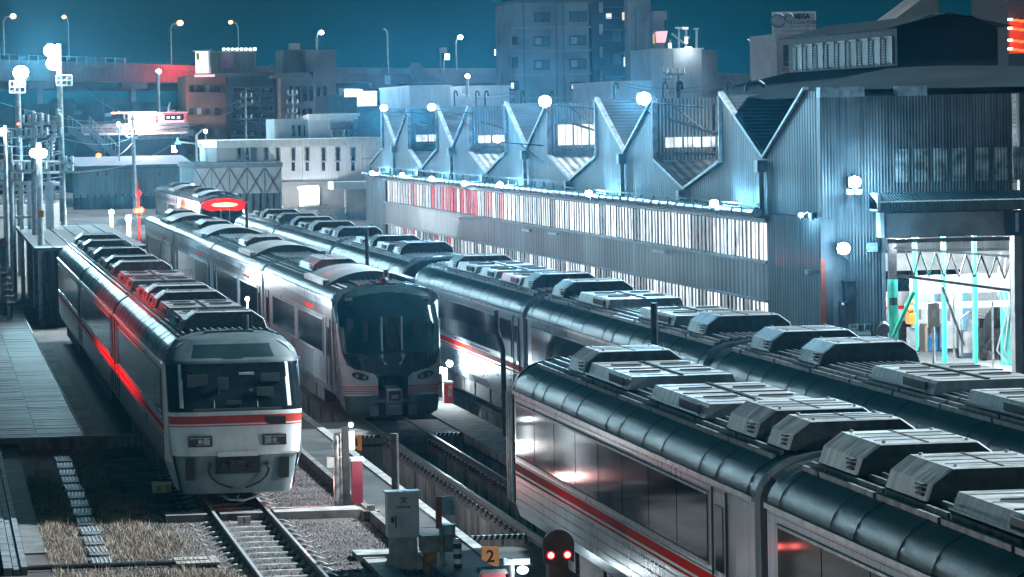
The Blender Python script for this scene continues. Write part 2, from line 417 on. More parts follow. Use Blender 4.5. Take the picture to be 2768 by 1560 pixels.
            for wa, wb in ws:
                k_ = 3; st = (wb - wa) / k_
                for k in range(k_): pane(wa + k * st + .02, wa + (k + 1) * st - .02, z0, z1, GLASS, 'window')
                f = MB(); f.box(x_, x_ + sx * .03, wa - .06, wb + .06, z1 + .005, z1 + .05); f.box(x_, x_ + sx * .03, wa - .06, wb + .06, z0 - .06, z0 - .01)
                f.box(x_, x_ + sx * .03, wa - .06, wa - .01, z0, z1); f.box(x_, x_ + sx * .03, wb + .01, wb + .06, z0, z1)
                part('window_trim', f, GALV, o)
            w = MB(); w.box(x_, x_ + sx * .006, na + .1, fb - .1, 2.76, 3.02); part('upper_band', w, mat('band_grey', (.13, .14, .15), .3, .5, .2, 2.), o)
            w = MB(); w.box(x_, x_ + sx * .012, na + 4.5, na + 7.2, 2.82, 2.9); part('stripe', w, RED, o)
            dd = (fb - 1.6, na + .75)
            for dA in (dd if near != 'nose' else (fb - 1.6, na + .5)):
                d = pane(dA, dA + .85, .98, 2.7, side, 'door', .006)
                f = MB(); f.box(x_, x_ + sx * .022, dA - .05, dA - .01, .95, 2.74); f.box(x_, x_ + sx * .022, dA + .86, dA + .90, .95, 2.74)
                part('door_seal', f, BLACK, d)
                f = MB(); f.box(x_, x_ + sx * .02, dA + .2, dA + .65, 1.7, 2.5); part('door_window', f, GLASS, d)
    # ends
    for e_, kind in ((-1, near), (1, far)):
        ye = na if e_ < 0 else fb
        if kind == 'gap':
            g = MB(); m_ = rp_ if not hyb else rp_
            pr = [(x * .95, z - .06) for x, z in m_] + [(-1.34, .9), (1.34, .9)]
            g.prism(pr, ye, ye + e_ * .33); part('bellows', g, BLACK, o)
    # running gear
    u = MB()
    for (ya, yb) in ((-6.0, -4.2), (-3.9, -1.4), (-1.1, .9), (1.2, 3.4), (3.8, 5.6)):
        k = (b_ - a) / 21.3
        for sx in (-1, 1): u.box(sx * .75, sx * 1.32, ya * k, yb * k, .32, .76)
    for sx in (-1, 1):
        u.tube((sx * 1.0, 5.8, .55), (sx * 1.0, 6.6, .55), .22, 12)
    u.box(-1.2, 1.2, na + .3, fb - .3, .74, .9)
    part('underfloor_equipment', u, UNDER, o)
    bogie(o, a + 3.4); bogie(o, b_ - 3.4)
    for (k, yy0, yy1) in units:
        p0, p1 = yy0 - ym, yy1 - ym
        if k == 'T': ac_tall(o, -.92, .92, p0, p1)
        elif k == 'F': ac_flat(o, -.90, .90, p0, p1)
        elif k == 'A': ac_arc(o, p0, p1)
        elif k == 'S': ac_tall(o, -.75, .75, p0, p1, 3.58, .34)
        elif k == 'M':   # mast / antenna
            g = MB(); g.tube((.25, p0, 3.6), (.25, p0, 3.98), .09, 10, .07); g.tube((.45, p0, 3.6), (.45, p0, 4.15), .02, 6); part('antenna', g, DARK, o)
    return o

def nose(o, yend, rows, zone, mats, n_u=110, dirn=-1, names=None):
    """lofted cab front. rows: (z, half width, setback at centre, plan depth, exponent)"""
    def interp(z):
        for r0, r1 in zip(rows, rows[1:]):
            if r0[0] <= z <= r1[0] + 1e-9:
                t = (z - r0[0]) / (r1[0] - r0[0]); t2 = t * t * (3 - 2 * t) if len(r0) > 5 else t
                return [a_ + (b__ - a_) * t for a_, b__ in zip(r0[:5], r1[:5])]
        return list(rows[-1][:5])
    zs = []; z = rows[0][0]; zmax = rows[-1][0]
    nz = 120
    for i in range(nz + 1): zs.append(z + (zmax - z) * i / nz)
    grid = []
    for z in zs:
        _, hw, sb, dp, ex = interp(z); row = []
        for i in range(n_u + 1):
            th = -math.pi / 2 + math.pi * i / n_u
            c, s_ = abs(math.cos(th)), math.sin(th)
            x = hw * math.copysign(abs(s_) ** (2 / ex), s_); d = 1 - c ** (2 / ex)
            row.append((x, yend - dirn * (sb + dp * d) if dirn > 0 else yend + sb + dp * d, z))
        grid.append(row)
    MBs = {}
    for j in range(nz):
        for i in range(n_u):
            a_, b__, c_, d_ = grid[j][i], grid[j][i + 1], grid[j + 1][i + 1], grid[j + 1][i]
            cx = (a_[0] + c_[0]) / 2; cz = (a_[2] + c_[2]) / 2; hw = interp(cz)[1]
            k = zone(cx, cz, cx / hw)
            k = (k, cx > 0 if (names and k in names) else True)
            m_ = MBs.setdefault(k, (MB(), {}))
            mb, ix = m_; f = []
            for p, key in ((a_, (j, i)), (b__, (j, i + 1)), (c_, (j + 1, i + 1)), (d_, (j + 1, i))):
                if key not in ix: ix[key] = len(mb.v); mb.v.append(p)
                f.append(ix[key])
            mb.f.append(tuple(f if dirn < 0 else f[::-1])); mb.mi.append(0); mb.sm.append(True)
    for k, (mb, ix) in MBs.items(): part(k[0], mb, mats[k[0]], o)
    return grid
# ---------------------------------------------------------------- trains
G_A, G_B, G_C, G_D, G_F, G_E = ('cars of the left train', 'cars of the train with the dark rounded cab', 'cars of the foreground train on the right',
    'cars of the train beside the shed', 'cars of the far train beside the shed', 'cars of the distant train with the red lamp')
def cab_express(o, yend):
    """flat-faced express cab, white with a red band, facing the camera"""
    ym = yend
    rows = [(.32, 1.13, .10, .35, 3.2), (.60, 1.18, .06, .38, 3.2), (1.08, 1.27, .0, .45, 3.4), (1.14, 1.33, -.03, .45, 3.6), (1.75, 1.385, .02, .50, 3.6), (2.02, 1.40, .07, .50, 3.6),
            (2.95, 1.40, .62, .62, 3.4), (3.05, 1.39, .66, .66, 3.2), (3.30, 1.30, .92, .62, 3.0), (3.48, 1.12, 1.08, .5, 2.6), (3.60, .75, 1.32, .3, 2.2), (3.62, .45, 1.45, .1, 2.0)]
    def zone(x, z, u):
        if z < 1.11: return 'skirt'
        if 1.785 < z < 1.94: return 'stripe'
        if 1.715 < z < 1.745: return 'lower_stripe'
        if 2.02 < z < 2.98:
            if abs(abs(x) - 1.12) < .035 and z > 2.1: return 'cab_shell'
            return 'windshield' if abs(x) < 1.38 else 'windshield'
        if 3.08 < z < 3.36 and abs(x) < .80 + (3.36 - z) * .3 and z > 3.08 + abs(x) * .02: return 'destination_panel'
        if z >= 2.98: return 'hood'
        return 'cab_shell'
    nose(o, yend, rows, zone, {'skirt': NOSEG, 'stripe': mat('cab_red', (.50, .035, .018), .4), 'lower_stripe': mat('cab_red'), 'windshield': GLASS, 'cab_shell': NOSEW,
         'destination_panel': mat('destination_glass', (.006, .02, .022), .35, 0., .1, 3.), 'hood': mat('hood_grey', (.05, .075, .085), .6, .0, .15, 3.)})
    # join from the loft to the body side
    for sx in (-1, 1):
        j = MB()
        j.mesh([(sx * 1.38, yend + .45, 1.1), (sx * 1.40, yend + .55, 2.0), (sx * 1.40, yend + 1.2, 3.0), (sx * HW, yend + 1.36, 3.0), (sx * HW, yend + 1.36, .95), (sx * 1.3, yend + .5, .95)], [(0, 1, 2, 3, 4, 5)])
        j.mesh([(sx * 1.18, yend + .42, .34), (sx * 1.3, yend + .5, .96), (sx * HW, yend + 1.36, .95), (sx * 1.36, yend + 1.36, .72), (sx * 1.25, yend + 1.2, .4)], [(0, 1, 2, 3, 4)])
        part('cab_side', j, NOSEW, o)
    j = MB(); n = len(ROOFP)
    fr = [(x * .93, z - .05) for x, z in ROOFP]
    j.mesh([(x, yend + 1.0 + .45 * (1 - (x / 1.4) ** 2) * .7, z) for x, z in fr] + [(x, yend + 1.37, z) for x, z in ROOFP], [(i, i + 1, n + i + 1, n + i) for i in range(n - 1)], True)
    j.box(-.5, .5, yend + 1.34, yend + 1.5, 3.55, 3.64)
    part('cab_roof', j, ROOFG, o)
    # headlights
    for sx in (-1, 1):
        f = MB(); xa, xb = .52, 1.02
        yy = yend + .10
        f.prism([(sx * xa, 1.31), (sx * xb, 1.31), (sx * xb, 1.53), (sx * xa, 1.53)], yend - .04, yend + .35)
        hl = part('headlight', f, DARK, o)
        f = MB(); f.tube((sx * .64, yend - .06, 1.42), (sx * .64, yend - .02, 1.42), .075, 14); f.tube((sx * .77, yend - .06, 1.42), (sx * .77, yend - .02, 1.42), .05, 12)
        part('lens', f, mat('lens', (.7, .75, .78), .08, .6, .1, 10.), hl)
        f = MB(); f.box(sx * .55, sx * .86, yend - .055, yend - .045, 1.345, 1.36); f.box(sx * .55, sx * .99, yend - .055, yend - .045, 1.485, 1.50); part('rim', f, GALV, hl)
        f = MB(); f.prism([(sx * .98 - .1, .62), (sx * .98 + .08, .62), (sx * .98 + .09, 1.06), (sx * .98 - .1, 1.06)], yend - .02, yend + .3); f.tube((sx * .97, yend - .03, .9), (sx * .97, yend + .0, .9), .05, 10)
        part('skirt_recess', f, BLACK, o)
        f = MB(); f.tube((sx * .62, yend + .10, 2.04), (sx * .30, yend + .28, 2.34), .012, 5); f.tube((sx * .45, yend + .10, 2.10), (sx * .45, yend + .33, 2.40), .008, 5); part('wiper', f, BLACK, o)
    f = MB(); f.box(-.42, .42, yend - .09, yend + .05, 1.10, 1.20); part('coupler_cover', f, WHITE, o)
    f = MB(); f.box(-.46, .46, yend - .035, yend + .1, .74, 1.09); part('coupler_recess', f, BLACK, o)
    f = MB(); f.box(-.17, .13, yend - .16, yend + .1, .80, 1.02); f.tube((0, yend - .2, .9), (0, yend + .1, .9), .09, 10); f.box(-.35, -.22, yend - .08, yend, .82, .98); f.box(.20, .40, yend - .07, yend, .80, .93)
    f.tube((-.28, yend - .1, .95), (.30, yend - .1, .84), .02, 6); part('coupler', f, DARK, o)
    f = MB(); pts = [(-.58, .92), (-.62, .80), (-.55, .66), (-.42, .55), (-.25, .48), (-.12, .44)]
    f.path([(x, yend - .045, z) for x, z in pts], .022, 6); f.tube((-.58, yend - .08, .93), (-.58, yend + .05, .93), .04, 8); part('brake_hose', f, BLACK, o)
    f = MB(); f.path([(-x + .02, yend - .045, z) for x, z in pts], .022, 6); f.tube((.60, yend - .08, .93), (.60, yend + .05, .93), .04, 8); part('brake_hose', f, BLACK, o)
    f = MB(); f.box(.60, 1.02, yend + .03, yend + .12, 1.74, 1.90); part('number_plate', f, BLACK, o)
    f = MB(); f.path([(-.35, yend + .2, .28), (-.2, yend - .05, .2), (.1, yend - .1, .18), (.35, yend, .24), (.5, yend + .2, .32)], .025, 6); part('rail_guard', f, GALV, o)
    # cab interior seen through the glass: console and blind, hung just behind
    f = MB(); f.box(.10, .42, yend + .50, yend + .56, 2.74, 2.80); f.box(.14, .38, yend + .50, yend + .56, 2.64, 2.72); part('sun_blind', f, mat('blind', (.55, .58, .55), .6), o)
    f = MB(); f.box(-.95, -.72, yend + .44, yend + .5, 2.70, 2.73); f.box(.3, .36, yend + .25, yend + .3, 2.42, 2.46); f.tube((-.35, yend + .3, 2.35), (-.28, yend + .42, 2.6), .03, 6); part('cab_fittings', f, NOSEG, o)

def cab_hybrid(o, yend, lit=None):
    """rounded dark-glass cab with white cheeks"""
    rows = [(.20, 1.02, .25, .3, 2.8), (.34, 1.22, .12, .35, 3.), (.80, 1.27, .05, .45, 3.), (1.3, 1.31, .0, .55, 3.), (1.9, 1.36, .05, .65, 3.), (2.6, 1.37, .28, .75, 2.9),
            (3.1, 1.33, .62, .75, 2.7), (3.40, 1.16, .95, .6, 2.5), (3.58, .85, 1.25, .35, 2.2), (3.66, .45, 1.42, .12, 2.)]
    def cheek(x):   # top edge of the white cheek as a function of |x|
        x = abs(x)
        if x < .40: return 0
        if x < .48: return 1.22 + (x - .40) * 1.7
        if x < 1.0: return 1.356 + (x - .48) * .26
        return 1.491 + (x - 1.0) * .55 + max(0, x - 1.18) * 2.2 + max(0, x - 1.28) * 7
    def zone(x, z, u):
        if z < .78: return 'skirt' if abs(x) > .42 else 'coupler_bay'
        if abs(x) < .40 and z < 1.3: return 'coupler_bay' if z < .95 else 'windshield'
        if z < cheek(x): 
            if .40 < abs(x) and (.895 < z < .925 or 1.015 < z < 1.045): return 'stripe'
            if .40 < abs(x) and (.83 < z < .865 or .955 < z < .985): return 'lower_stripe'
            return 'cab_shell'
        if z > 3.2 + .25 * (1 - (x / 1.3) ** 2): return 'hood'
        return 'windshield'
    gl = mat('hybrid_glass', (.006, .016, .018), .07, 0., .2, 1.5, spec=.8)
    nose(o, yend, rows, zone, {'skirt': mat('skirt_blue_grey', (.10, .13, .14), .5, .1, .2, 3., .1, 20.), 'coupler_bay': BLACK, 'stripe': RED, 'lower_stripe': ORANGE, 'windshield': gl, 'cab_shell': NOSEW,
         'hood': mat('hood_dark', (.03, .06, .065), .25, .3, .15, 2.)}, names=('skirt', 'cab_shell', 'stripe', 'lower_stripe'))
    for sx in (-1, 1):
        j = MB()
        pr = [(sx * 1.22, yend + .35, .36), (sx * 1.31, yend + .5, 1.3), (sx * 1.36, yend + .6, 1.9), (sx * 1.36, yend + .95, 2.7), (sx * 1.30, yend + 1.2, 3.15), (sx * HW, yend + 1.4, 3.25), (sx * HW, yend + 1.36, .95), (sx * 1.36, yend + 1.36, .72)]
        j.mesh(pr, [tuple(range(8))])
        sd_ = part('cab_side', j, STEEL, o); j = MB(); j.tube((sx * 1.37, yend + .9, 1.35), (sx * 1.37, yend + .9, 2.2), .018, 5); part('handrail', j, GALV, sd_); j = MB(); j.tube((sx * 1.40, yend + 1.25, 1.1), (sx * 1.44, yend + 1.25, 2.7), .018, 5); part('handrail', j, GALV, sd_)
    for sx in (-1, 1):
        f = MB(); n = 16; c = (sx * .86, 1.30)
        pts = []
        for i in range(n):
            t = 2 * math.pi * i / n; x_ = .215 * math.cos(t); z_ = .095 * math.sin(t)
            pts.append((c[0] + x_, c[1] + z_ + sx * x_ * .22))
        f.prism(pts, yend - .03, yend + .22); hl = part('headlight', f, BLACK, o)
        f = MB()
        for dx in (-.10, .10): f.tube((c[0] + dx, yend - .05, c[1] + sx * dx * .22), (c[0] + dx, yend - .02, c[1] + sx * dx * .22), .052, 12)
        part('lens', f, mat('lens', (.7, .75, .78), .08, .6, .1, 10.), hl)
        f = MB(); f.box(sx * .265 - .02, sx * .265 + .02, yend + .06, yend + .09, 1.95, 2.85); f.box(sx * .265 - .025, sx * .265 + .025, yend + .04, yend + .07, 1.72, 1.88); part('gangway_pillar', f, mat('pillar_pale', (.6, .68, .68), .4), o)
        f = MB(); f.box(sx * 1.02 - .1, sx * 1.02 + .1, yend + .95, yend + 1.05, 3.25, 3.33); part('marker_lamp', f, mat('lens', (.7, .75, .78)), o)
        f = MB(); f.tube((sx * .20, yend - .03, 1.62), (sx * .20, yend + .02, 1.62), .035, 8); f.tube((sx * .20, yend - .03, 1.62), (sx * .34, yend + .03, 1.85), .008, 5); part('wiper', f, GALV, o)
        f = MB(); f.box(sx * .42, sx * .56, yend - .02, yend + .2, .62, .80); f.box(sx * .40, sx * .62, yend + .02, yend + .2, .26, .5); part('skirt_step', f, NOSEG, o)
    f = MB(); f.box(.45, 1.1, yend + .25, yend + .3, 1.86, 2.0); part('dashboard', f, mat('dash', (.30, .36, .36), .5), o)
    f = MB(); n = 20; f.mesh([(.62 * math.cos(math.pi * 2 * i / n), yend + .70 + .25 * (math.sin(2 * math.pi * i / n) * .05), 3.13 + .07 * math.sin(2 * math.pi * i / n)) for i in range(n)], [tuple(range(n))]); 
    part('destination_display', f, mat('display_grey', (.07, .10, .10), .3), o)
    f = MB(); f.box(-.20, .20, yend - .30, yend + .1, .62, .95); cp = part('coupler', f, GALV, o)
    f = MB(); f.box(-.16, .16, yend - .32, yend - .29, .66, .91); f.m(1); f.box(-.09, .09, yend - .35, yend - .31, .72, .82); part('coupler_face', f, [BLACK, GALV], cp)
    f = MB(); f.box(-.21, .20, yend - .22, yend + .1, .28, .61); f.m(1); f.box(-.13, .13, yend - .235, yend - .21, .50, .52); part('electric_head', f, [NOSEG, WHITE], cp)
    f = MB(); f.box(-.62, .62, yend + .02, yend + .12, .60, .68); part('buffer_beam', f, NOSEG, o)
    f = MB(); f.ball((.0, yend + 1.5, 3.72), .13, 10); f.tube((-.22, yend + 1.5, 3.7), (-.4, yend + 1.5, 3.72), .03, 6); f.box(-.3, .3, yend + 1.4, yend + 1.7, 3.62, 3.68); part('roof_horn', f, DARK, o)

def cab_inside(o, yb, pieces):
    for (x0, x1, z0, z1, dy, nm, m) in pieces:
        b = MB(); b.box(x0, x1, yb + dy, yb + dy + .03, z0, z1); part(nm, b, m, o)
# left train
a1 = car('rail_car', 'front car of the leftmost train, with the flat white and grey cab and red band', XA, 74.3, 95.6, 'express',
    [('T', 77.0, 78.0), ('F', 78.15, 81.0), ('F', 82.3, 85.6), ('T', 86.7, 87.9), ('F', 88.1, 89.6), ('T', 90.2, 91.6), ('F', 92.2, 94.6)], near='nose', group=G_A, side=STEEL_SHADED)
cab_express(a1, 74.3 - a1.location.y)
SEAT = mat('seat_dark', (.05, .085, .09), .7); PANEL = mat('cab_panel', (.055, .08, .08), .6)
cab_inside(a1, 74.3 - a1.location.y, [(-.98, -.55, 2.52, 2.78, .40, 'cab_panel', PANEL), (-.35, -.12, 2.3, 2.72, .33, 'seat', SEAT), (.45, .8, 2.2, 2.5, .25, 'seat', SEAT), (-.9, .95, 2.03, 2.09, .03, 'desk', PANEL), (.55, .95, 2.6, 2.78, .42, 'cab_panel', SEAT), (-.2, .12, 2.16, 2.24, .12, 'instrument', PANEL)])
g = MB(); g.tube((.35, -9.2, 3.6), (.35, -9.2, 3.95), .07, 10); g.tube((.5, -9.0, 3.6), (.5, -9.0, 4.0), .012, 5); part('antenna', g, DARK, a1)
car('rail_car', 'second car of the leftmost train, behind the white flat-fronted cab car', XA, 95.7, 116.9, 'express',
    [('F', 97.2, 99.4), ('F', 101., 104.), ('T', 106.8, 108.1), ('F', 108.3, 110.), ('T', 111.2, 112.6), ('F', 113.2, 115.6)], group=G_A, side=STEEL_SHADED)
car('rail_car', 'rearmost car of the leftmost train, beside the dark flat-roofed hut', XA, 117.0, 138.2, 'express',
    [('T', 119.2, 120.4), ('F', 122., 125.), ('T', 127.5, 129.), ('F', 130.5, 133.), ('T', 134.5, 136.)], group=G_A, side=STEEL_SHADED)
# hybrid train
b1 = car('rail_car', 'front car of the middle train, with the rounded dark glass cab and white cheeks', XB, 93.5, 114.8, 'hybrid',
    [('A', 98.0, 103.6), ('S', 106.4, 110.)], near='nose', group=G_B)
cab_hybrid(b1, 93.5 - b1.location.y)
cab_inside(b1, 93.5 - b1.location.y, [(-1.15, -.98, 2.0, 2.8, .38, 'cab_panel', PANEL), (-.75, -.62, 1.95, 2.75, .17, 'cab_panel', PANEL), (-.12, .0, 2.0, 2.85, .08, 'door_panel', PANEL), (.04, .16, 2.0, 2.85, .08, 'door_panel', SEAT), (.62, .78, 2.1, 2.8, .2, 'cab_panel', SEAT), (1.0, 1.12, 2.0, 2.7, .38, 'cab_panel', PANEL), (-.9, -.4, 1.75, 1.83, .06, 'desk', PANEL)])
g = MB(); g.tube((.15, -8.4, 3.6), (.15, -8.4, 4.0), .10, 12, .07); part('antenna', g, DARK, b1)
car('rail_car', 'second car of the middle train, next behind the rounded dark cab car', XB, 114.9, 136.1, 'hybrid', [('A', 120.7, 126.), ('S', 129., 132.)], group=G_B)
car('rail_car', 'third car of the middle train, between its second and rearmost cars', XB, 136.2, 157.4, 'hybrid', [('A', 142.5, 148.), ('S', 151.5, 155.)], group=G_B)
car('rail_car', 'rearmost car of the middle train, just in front of the red-lit distant train', XB, 157.5, 178.7, 'hybrid', [('A', 163.5, 169.), ('S', 172., 175.)], group=G_B)
# foreground right train
cc = car('rail_car', 'foreground car with curved end corner, bright red stripe and long window band', XB, 45.0, 66.0, 'express',
    [('T', 60.5, 61.9), ('F', 56.5, 60.1), ('F', 50.7, 54.7), ('T', 47.5, 49.2), ('T', 45.6, 46.7)], far='nose', group=G_C)
rows_c = [(.72, 1.24, .12, .45, 3.2), (.95, 1.36, .02, .5, 3.4), (1.75, 1.42, .02, .55, 3.6), (2.02, 1.43, .07, .55, 3.6), (2.95, 1.43, .42, .62, 3.4), (3.05, 1.42, .46, .62, 3.2), (3.30, 1.33, .62, .6, 3.0), (3.48, 1.14, .80, .5, 2.6), (3.60, .75, 1.0, .3, 2.2), (3.62, .45, 1.1, .1, 2.0)]
nose(cc, 66.0 - cc.location.y, rows_c, lambda x, z, u: 'windshield' if 1.90 < z < 2.80 else ('stripe' if 1.56 < z < 1.70 else ('hood' if z > 3.0 else 'cab_shell')), {'windshield': GLASS, 'stripe': RED, 'hood': ROOFS, 'cab_shell': STEEL}, dirn=1, n_u=70)
b = MB()
for yy, zt in ((-.50, 2.95), (-.75, 2.98), (-1.02, 3.0)): b.box(-1.46, -1.42, 66.0 - cc.location.y + yy - .02, 66.0 - cc.location.y + yy + .015, .95, zt)
part('corner_strip', b, GALV, cc)
car('rail_car', 'nearest car at the bottom right corner, coupled to the red-striped foreground car', XB, 23.6, 44.9, 'express',
    [('T', 42.1, 43.9), ('T', 39.0, 40.7), ('F', 34.0, 38.0), ('F', 28., 32.)], group=G_C)
# train beside the shed
car('rail_car', 'car beside the shed with its arched far end behind the dark rounded cab', XD, 89.2, 110.4, 'express',
    [('T', 104.9, 106.3), ('F', 101., 104.6), ('F', 97.4, 100.2), ('F', 93.2, 96.4), ('T', 91.3, 92.6)], group=G_D)
car('rail_car', 'middle car of the train beside the shed, behind the foreground roof units', XD, 67.9, 89.1, 'express',
    [('T', 86.6, 88.1), ('F', 80.8, 84.6), ('F', 73.4, 77.1), ('T', 70.3, 71.9)], group=G_D)
car('rail_car', 'car running off the right edge of the picture in front of the lit shed door', XD, 46.6, 67.8, 'express',
    [('T', 64.7, 66.2), ('T', 60.9, 62.4), ('F', 53.7, 57.5), ('F', 48.4, 51.9)], group=G_D)
def dark_end(o, y):
    f = MB(); rows = [(x * 1.01, z + .015) for x, z in ROOFP]
    pts = [(x, z) for x, z in rows] + [(-1.44, .95), (1.44, .95)]
    f.prism(pts, y - .14, y); e = part('end_wall', f, mat('end_wall_dark', (.06, .085, .09), .4, .3, .2, 3.), o)
    f = MB(); f.box(-.45, .45, y - .22, y - .13, 1.0, 3.0); part('gangway_door', f, BLACK, e)
    f = MB(); n = len(rows)
    f.mesh([(x, y - .17, z) for x, z in rows] + [(x * .96, y - .17, z - .07) for x, z in rows], [(i, i + 1, n + i + 1, n + i) for i in range(n - 1)]); part('end_trim', f, GALV, e)
c1 = car('rail_car', 'nearest car of the far train, its dark end facing the car beside the shed', XD, 113.0, 133.9, 'express',
    [('T', 117.5, 119.2), ('F', 121., 124.), ('T', 125.2, 126.5), ('F', 127.2, 130.3)], near='end', group=G_F, side=STEEL)
dark_end(c1, -10.1)
car('rail_car', 'second car of the far train beside the shed, with numbers on its pale side', XD, 134.0, 157.0, 'express',
    [('T', 136.2, 137.8), ('F', 139., 142.), ('T', 145., 146.6), ('F', 148.2, 151.), ('T', 152.5, 154.)], group=G_F)
car('rail_car', 'rearmost white car of the far train, below the lattice gate', XD, 157.1, 177.0, 'express',
    [('T', 159., 160.6), ('F', 162.5, 165.5), ('T', 167., 168.5), ('F', 170., 172.5)], group=G_F)
# the far train with the glowing red lamp
XE = 17.5
e1 = car('rail_car', 'distant white car with a long glowing red lamp above its cab', XE, 216.5, 238.5, 'hybrid', [('A', 221., 226.), ('S', 231., 234.)], near='nose', group=G_E)
cab_hybrid(e1, 216.5 - e1.location.y)
ye = 216.5 - e1.location.y
f = MB(); n = 28; f.prism([(.78 * math.cos(2 * math.pi * i / n), 3.12 + .12 * math.sin(2 * math.pi * i / n)) for i in range(n)], ye + .3, ye + .9); part('marker_light', f, glow('lamp_red_hot', (1, .25, .12), 9.), e1)
f = MB(); n = 28; f.prism([(1.42 * math.cos(2 * math.pi * i / n), 3.08 + .42 * math.sin(2 * math.pi * i / n)) for i in range(n)], ye + .42, ye + 1.0); part('lamp_glow_panel', f, glow('lamp_red_glow', (1, .01, .005), .55), e1)  # red glow round the lamp, built as an emissive panel
car('rail_car', 'farthest white car, behind the one with the glowing red lamp', XE, 238.6, 262., 'hybrid', [('A', 243., 249.), ('S', 254., 257.)], group=G_E)
# ---------------------------------------------------------------- ground, slabs, pits
GRAV = mat('gravel', (.10, .075, .068), .9, 0., .5, 14., 1.0, 22., col2=(.02, .017, .016))
DIRT = mat('yard_dirt', (.075, .062, .055), .9, 0., .4, .35, .6, 12.)
pits = [(9.98, 13.25, 67.6, 90.3), (9.98, 13.25, 95.2, 178.), (14.35, 18.3, 94.0, 178.)]
xs = sorted({-400., 9.98, 13.25, 14.35, 18.3, 700.}); ys = sorted({-60., 67.6, 90.3, 94.0, 95.2, 178., 1900.})
g = MB(); GZ = -.2; PZ = -1.25
def inpit(x, y): return any(a < x < b and c < y < d for a, b, c, d in pits)
for i in range(len(xs) - 1):
    for j in range(len(ys) - 1):
        x0, x1, y0, y1 = xs[i], xs[i + 1], ys[j], ys[j + 1]; ip = inpit((x0 + x1) / 2, (y0 + y1) / 2)
        z = PZ if ip else GZ
        g.face([(x0, y0, z), (x1, y0, z), (x1, y1, z), (x0, y1, z)])
        for (nx, ny, a_, b_) in (((x0 + x1) / 2, y0 - .1, (x0, y0), (x1, y0)), ((x0 + x1) / 2, y1 + .1, (x1, y1), (x0, y1)), (x0 - .1, (y0 + y1) / 2, (x0, y1), (x0, y0)), (x1 + .1, (y0 + y1) / 2, (x1, y0), (x1, y1))):
            if ip and not inpit(nx, ny): g.m(1); g.face([(*a_, PZ), (*b_, PZ), (*b_, GZ), (*a_, GZ)]); g.m(0)
tag(g.build('ground', [DIRT, CONC]), kind='structure')

def slab(name, x0, x1, y0, y1, z1, m, z0=-.26):
    b = MB(); b.box(x0, x1, y0, y1, z0, z1); return struct(name, b, m)
slab('walkway', 8.83, 9.78, 30, 178, 0., ASPH)
b = MB(); b.box(9.78, 9.98, 30, 178, -.26, .03); struct('walkway_edge', b, CONCL)
b = MB(); b.box(8.70, 8.83, 58, 178, -.26, .02); struct('walkway_kerb', b, CONC)
slab('pavement', 13.25, 14.33, 30, 178, .02, CONCL)
slab('crossing_pavement', 9.98, 13.25, 90.3, 95.2, -.02, CONC)
slab('pavement', 9.98, 13.25, 30, 67.6, -.18, ASPH)
slab('pavement', 18.3, 23.0, 30, 300, -.02, ASPH)
slab('pavement', 14.33, 18.3, 30, 94.0, -.17, ASPH)
# gravel bed of the left track
b = MB(); b.prism([(3.85, -.24), (4.5, -.185), (8.4, -.185), (8.7, -.24)], 40, 146); struct('ballast', b, GRAV)

def rail_prof(x):
    return [(x - .0325, 0), (x + .0325, 0), (x + .03, -.04), (x + .008, -.05), (x + .008, -.12), (x + .06, -.14), (x + .06, -.153), (x - .06, -.153), (x - .06, -.14), (x - .008, -.12), (x - .008, -.05), (x - .03, -.04)]
RAILM = mat('rail_steel', (.20, .17, .155), .5, .6, .3, 6.)
RTOP = mat('rail_head', (.52, .54, .56), .3, .3, .1, 6.)
def track(label, X, y0, y1, sleepers=None, clips=None):
    o = thing('railway_track', label, 'railway track', (X, (y0 + y1) / 2, 0)); ym = (y0 + y1) / 2
    for sx in (-1, 1):
        b = MB(); b.prism(rail_prof(sx * .5665), y0 - ym, y1 - ym); b.m(1); b.box(sx * .5665 - .028, sx * .5665 + .028, y0 - ym, y1 - ym, .0005, .004)
        part('rail', b, [RAILM, RTOP], o)
    if sleepers:
        ya, yb, p = sleepers; k = 0; src = None
        while ya + k * p < yb:
            if src is None:
                b = MB(); b.prism([(-.09, -.19), (.09, -.19), (.06, -.145), (-.06, -.145)], -.48, .48, 'x')
                for sx in (-1, 1):
                    n = 6
                    for i in range(n):
                        x0 = .64 + i * .075; z = -.15 + .035 * math.sin(i / n * 6.28)
                        z2 = -.15 + .035 * math.sin((i + 1) / n * 6.28)
                        b.mesh([(sx * x0, -.07, z), (sx * (x0 + .075), -.07, z2), (sx * (x0 + .075), .07, z2), (sx * x0, .07, z), (sx * x0, -.09, z - .06), (sx * (x0 + .075), -.09, z2 - .06)], [(0, 1, 2, 3), (4, 5, 1, 0)])
                    for dx in (-.09, .09): b.box(sx * .5665 + dx - .03, sx * .5665 + dx + .03, -.06, .06, -.15, -.10)
                src = part('sleeper', b, mat('sleeper_steel', (.40, .39, .37), .55, .2, .35, 5., .2, 30.), o); src.location.y = ya - ym; o2 = src
            else:
                o2 = src.copy(); COL.objects.link(o2); o2.location.y = ya + k * p - ym
            o2.rotation_euler.z = random.uniform(-.012, .012)
            k += 1
    if clips:
        src = None
        for sx in (-1, 1):
            ya, yb, p = clips; y = ya
            while y < yb:
                if src is None:
                    b = MB(); b.box(-.05, .05, -.06, .06, -.19, -.16); b.tube((0, 0, -.17), (0, 0, -.09), .028, 8); b.m(1); b.ball((0, 0, -.085), .03, 8); src = part('rail_clip', b, [DARK, GALV], o); c = src
                else: c = src.copy(); COL.objects.link(c)
                c.location = (sx * .5665 - .15, y - ym, .0)
                y += p
    return o
track('sleepered railway track running out in front of the leftmost train', XA, 40, 146, sleepers=(60.5, 90, .9))
